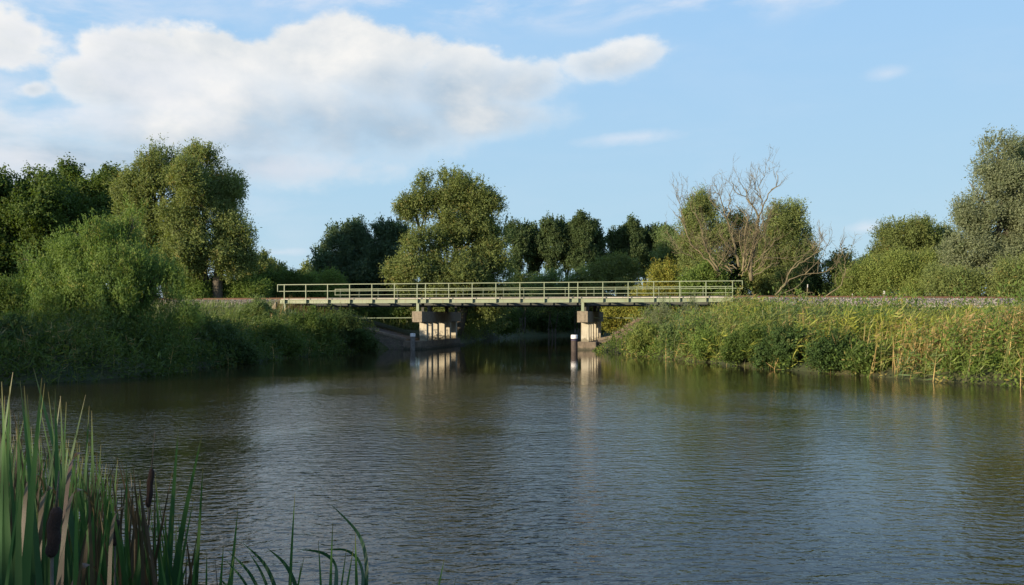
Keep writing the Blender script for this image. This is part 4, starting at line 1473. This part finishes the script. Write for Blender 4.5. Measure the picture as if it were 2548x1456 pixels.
def cattail(label, group, dx, Y, tips, head=None, dry=0.2, gx=0.0):
    x0, y0, _ = P(dx, 1300, Y)
    z0 = float(height(np.array([x0]), np.array([y0]))[0])
    e = empty('cattail_plant', (x0, y0, max(z0, -.2)), label, 'cattail', group)
    for (tx, ty, w, kind) in tips:
        tp = P(tx, ty, Y + rng.uniform(-.12, .12))
        hk = 0
        if kind == 'hook': hk = rng.choice([-1, 1]) * rng.uniform(.05, .13)
        w = w * 1.35
        Vb, Fb = blade_strip((x0 + rng.normal(0, .03), y0 + rng.normal(0, .03), max(z0, -.2)), tp, w, (rng.uniform(-.5, .5), rng.uniform(-.20, .20)), 20, hk, rng.uniform(-.5, .5), rng.uniform(-.55, .55))
        is_dry = kind in ('dry', 'hook')
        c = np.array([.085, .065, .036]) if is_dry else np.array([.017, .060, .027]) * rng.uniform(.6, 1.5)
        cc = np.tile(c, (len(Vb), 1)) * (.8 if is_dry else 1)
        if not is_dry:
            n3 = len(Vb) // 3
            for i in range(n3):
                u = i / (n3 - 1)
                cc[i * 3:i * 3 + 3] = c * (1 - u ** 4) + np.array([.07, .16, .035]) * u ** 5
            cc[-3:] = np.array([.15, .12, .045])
        if kind == 'darkdry': cc[:] = np.array([.050, .036, .022])
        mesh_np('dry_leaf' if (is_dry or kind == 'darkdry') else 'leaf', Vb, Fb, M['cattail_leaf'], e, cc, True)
    if head:
        (ax_, ay_), (bx_, by_), (sx_, sy_), r = head
        a, b, s = P(ax_, ay_, Y), P(bx_, by_, Y), P(sx_, sy_, Y)
        m_ = MB()
        m_.tube([(x0, y0, max(z0, -.2)), b * .5 + np.array([x0, y0, z0]) * .5, b], r * .28, 6)
        m_.tube([a, s], [r * .22, r * .10], 6)
        m_.build('stalk', M['bark'], e, True)
        m_ = MB()
        ax = b - a
        k = 12
        rad = [r * (.55 if i in (0, k) else (.93 if i in (1, k - 1) else 1.0 + .05 * math.sin(i * 1.9))) for i in range(k + 1)]
        m_.tube([a + ax * (i / k) + np.array([.0015 * math.sin(i), 0, 0]) for i in range(k + 1)], rad, 16)
        m_.build('seed_head', M['cattail_head'], e, True)
    return e


# plants carrying seed heads
cattail('cattail with the largest brown seed head, closest in the left corner', None, 128, 1.8,
        [(190, 1190, .016, 'g'), (60, 1150, .015, 'g'), (215, 1330, .013, 'dry')], ((139.7, 1263), (129, 1385), (147, 1172), .0130))
cattail('cattail with a short dark seed head low among the middle blades', None, 287, 2.5,
        [(230, 1240, .018, 'g'), (262, 1175, .018, 'g'), (330, 1150, .018, 'darkdry'), (300, 1230, .016, 'hook')], ((288, 1293), (286, 1357), (292, 1240), .0105))
cattail('cattail with a slim dark seed head and long spike right of the clump', None, 372, 3.0,
        [(386, 1175, .02, 'g'), (345, 1200, .014, 'darkdry'), (430, 1170, .014, 'darkdry')], ((377, 1167), (369, 1262), (386, 1072), .0105))
cattail('cattail with a small withered seed head behind the left blades', None, 48, 4.3,
        [(20, 1080, .018, 'g'), (90, 1100, .018, 'darkdry')], ((49, 1148), (48, 1188), (50, 1110), .014))
# tall blades traced one by one
cattail('cattail with the tallest broad blades at the far left', None, 30, 2.1, [(60, 960, .020, 'g'), (46, 1025, .019, 'g'), (104, 940, .021, 'g'), (-30, 1000, .02, 'g')])
cattail('cattail with a very straight tall blade beside the left corner', None, 110, 2.6, [(83, 915, .018, 'g'), (120, 975, .013, 'g'), (134, 1000, .014, 'g'), (150, 985, .017, 'g')])
cattail('cattail with many narrow bright tipped blades at the left edge', None, 40, 2.2, [(32, 926, .015, 'g'), (4, 950, .016, 'g'), (24, 961, .014, 'g'), (50, 947, .013, 'g'), (68, 982, .013, 'g'), (12, 985, .016, 'g')])
cattail('cattail with three upright blades between left edge and middle', None, 120, 2.4, [(111, 954, .016, 'g'), (137, 967, .018, 'g'), (151, 986, .014, 'g'), (96, 1000, .014, 'g')])
cattail('cattail with two blades leaning right over the dark water', None, 150, 2.8, [(213, 982, .016, 'g'), (222, 1010, .014, 'g'), (228, 1022, .018, 'g'), (165, 1000, .014, 'g')])
cattail('cattail with a pair of isolated tall blades right of the clump', None, 455, 3.2, [(444, 1065, .019, 'g'), (503, 1080, .020, 'g'), (505, 1160, .015, 'g'), (482, 1240, .013, 'g')])
cattail('cattail with one bent brown leaf arching over the left clump', None, 170, 2.6, [(205, 1128, .014, 'hook'), (110, 1185, .016, 'hook'), (250, 1180, .014, 'g')])
cattail('cattail with a drooping pale brown leaf at the bottom edge', None, 240, 2.6, [(215, 1395, .013, 'hook'), (300, 1330, .015, 'g'), (205, 1200, .014, 'hook')])
cattail('leaning cattail alone at the bottom between clump and middle', None, 555, 3.0, [(592, 1268, .017, 'g'), (588, 1360, .012, 'g'), (535, 1390, .010, 'darkdry')])
cattail('cattail with one upright thin blade at the bottom centre', None, 745, 2.9, [(734, 1226, .014, 'g'), (792, 1345, .014, 'g'), (757, 1385, .016, 'g'), (750, 1400, .012, 'g')])
cattail('cattail with crossed blades and a bent one at the bottom centre', None, 835, 2.8, [(828, 1300, .014, 'g'), (884, 1325, .017, 'g'), (880, 1362, .014, 'g'), (862, 1366, .013, 'g')])
cattail('cattail tip poking up alone at the bottom right of the clump', None, 1100, 3.4, [(1107, 1385, .015, 'g'), (1060, 1440, .012, 'g'), (1135, 1436, .010, 'g')])
# two leaves floating in from plants below the frame: arching blades
ar = empty('cattail_plant', P(850, 1480, 2.8), 'cattail with arched blades drooping right at the bottom centre', 'cattail')
dr = empty('cattail_plant', P(150, 1480, 2.1), 'withered cattail with curled pale brown leaves in the left clump', 'cattail')
GR, DR, DD = (.022, .075, .030), (.10, .075, .042), (.09, .055, .04)
ARCH = [(p_, w_, 'leaf', ar, GR, 2.8) for p_, w_ in (([(835, 1480), (838, 1420), (832, 1395), (800, 1372), (742, 1367)], .015), ([(900, 1480), (905, 1430), (893, 1390), (860, 1365), (805, 1368)], .012), ([(905, 1560), (915, 1400), (900, 1340), (875, 1305), (823, 1255)], .013),
                ([(700, 1600), (690, 1470), (660, 1400), (605, 1352)], .016), ([(670, 1600), (650, 1480), (620, 1420), (568, 1372)], .014), ([(760, 1600), (740, 1460), (710, 1400), (665, 1364)], .016),
                ([(690, 1600), (672, 1480), (650, 1420), (620, 1376)], .012), ([(650, 1600), (630, 1490), (605, 1440), (560, 1392)], .012), ([(600, 1600), (590, 1500), (560, 1450), (540, 1440)], .011))]
ARCH += [(p_, w_, 'dry_leaf', dr, DR if k_ % 3 else DD, 2.1) for k_, (p_, w_) in enumerate((
    ([(150, 1560), (155, 1380), (162, 1260), (175, 1150), (190, 1126), (214, 1128)], .012), ([(90, 1560), (98, 1340), (104, 1240), (122, 1205), (142, 1228), (146, 1275)], .016),
    ([(50, 1500), (60, 1250), (72, 1182), (92, 1176), (108, 1200), (110, 1250)], .012), ([(150, 1560), (180, 1456), (200, 1410), (222, 1400), (250, 1425), (266, 1480)], .014),
    ([(140, 1500), (165, 1280), (182, 1218), (208, 1216), (230, 1245), (238, 1310)], .012), ([(270, 1500), (276, 1330), (286, 1275), (312, 1258)], .011)))]
for path, w, nm_, own, cl_, Y_ in ARCH:
    pp = [P(a, b, Y_ + .05 * i) for i, (a, b) in enumerate(path)]
    sm = []
    for i in range(len(pp) - 1):
        for j in range(4): sm.append(pp[i] * (1 - j / 4) + pp[i + 1] * j / 4)
    sm.append(pp[-1])
    for _ in range(3): sm = [sm[0]] + [(sm[i - 1] + sm[i] * 2 + sm[i + 1]) / 4 for i in range(1, len(sm) - 1)] + [sm[-1]]
    V, F = [], []
    for i, p in enumerate(sm):
        u = i / (len(sm) - 1)
        tdir = sm[min(i + 1, len(sm) - 1)] - sm[max(i - 1, 0)]
        sdir = np.cross(tdir, np.array([.2, 1, .2])); sdir /= np.linalg.norm(sdir)
        wd = w * .5 * (1 - max(0, (u - .5) / .5) ** 1.7) + .0005
        V += [p - sdir * wd, p + sdir * wd]
    for i in range(len(sm) - 1):
        F.append((i * 2, i * 2 + 1, i * 2 + 3, i * 2 + 2))
    mesh_np(nm_, V, F, M['cattail_leaf'], own, np.tile(np.array(cl_), (len(V), 1)), True)


def env(dx):
    return np.interp(dx, [-60, 0, 60, 120, 240, 330, 400, 480, 520], [950, 985, 1010, 1050, 1085, 1130, 1190, 1260, 1330])


k = 0
for i in range(86):
    dx = rng.uniform(-50, 500) if i % 3 else rng.uniform(-40, 260)
    Y = rng.uniform(2.3, 4.8)
    tips = []
    for j in range(rng.integers(4, 7)):
        tx = dx + rng.normal(0, 40)
        ty = env(tx) + abs(rng.normal(0, 110)) + rng.uniform(0, 60)
        kd = rng.choice(['g', 'g', 'g', 'g', 'g', 'g', 'g', 'darkdry', 'darkdry', 'hook', 'dry'] if dx < 330 else ['g', 'g', 'g', 'darkdry', 'darkdry'])
        tips.append((tx, ty, rng.uniform(.010, .018), kd))
    cattail('green cattail plant with narrow blades in the dense clump at lower left', 'cattails of the dense clump in the lower left corner', dx, Y, tips)
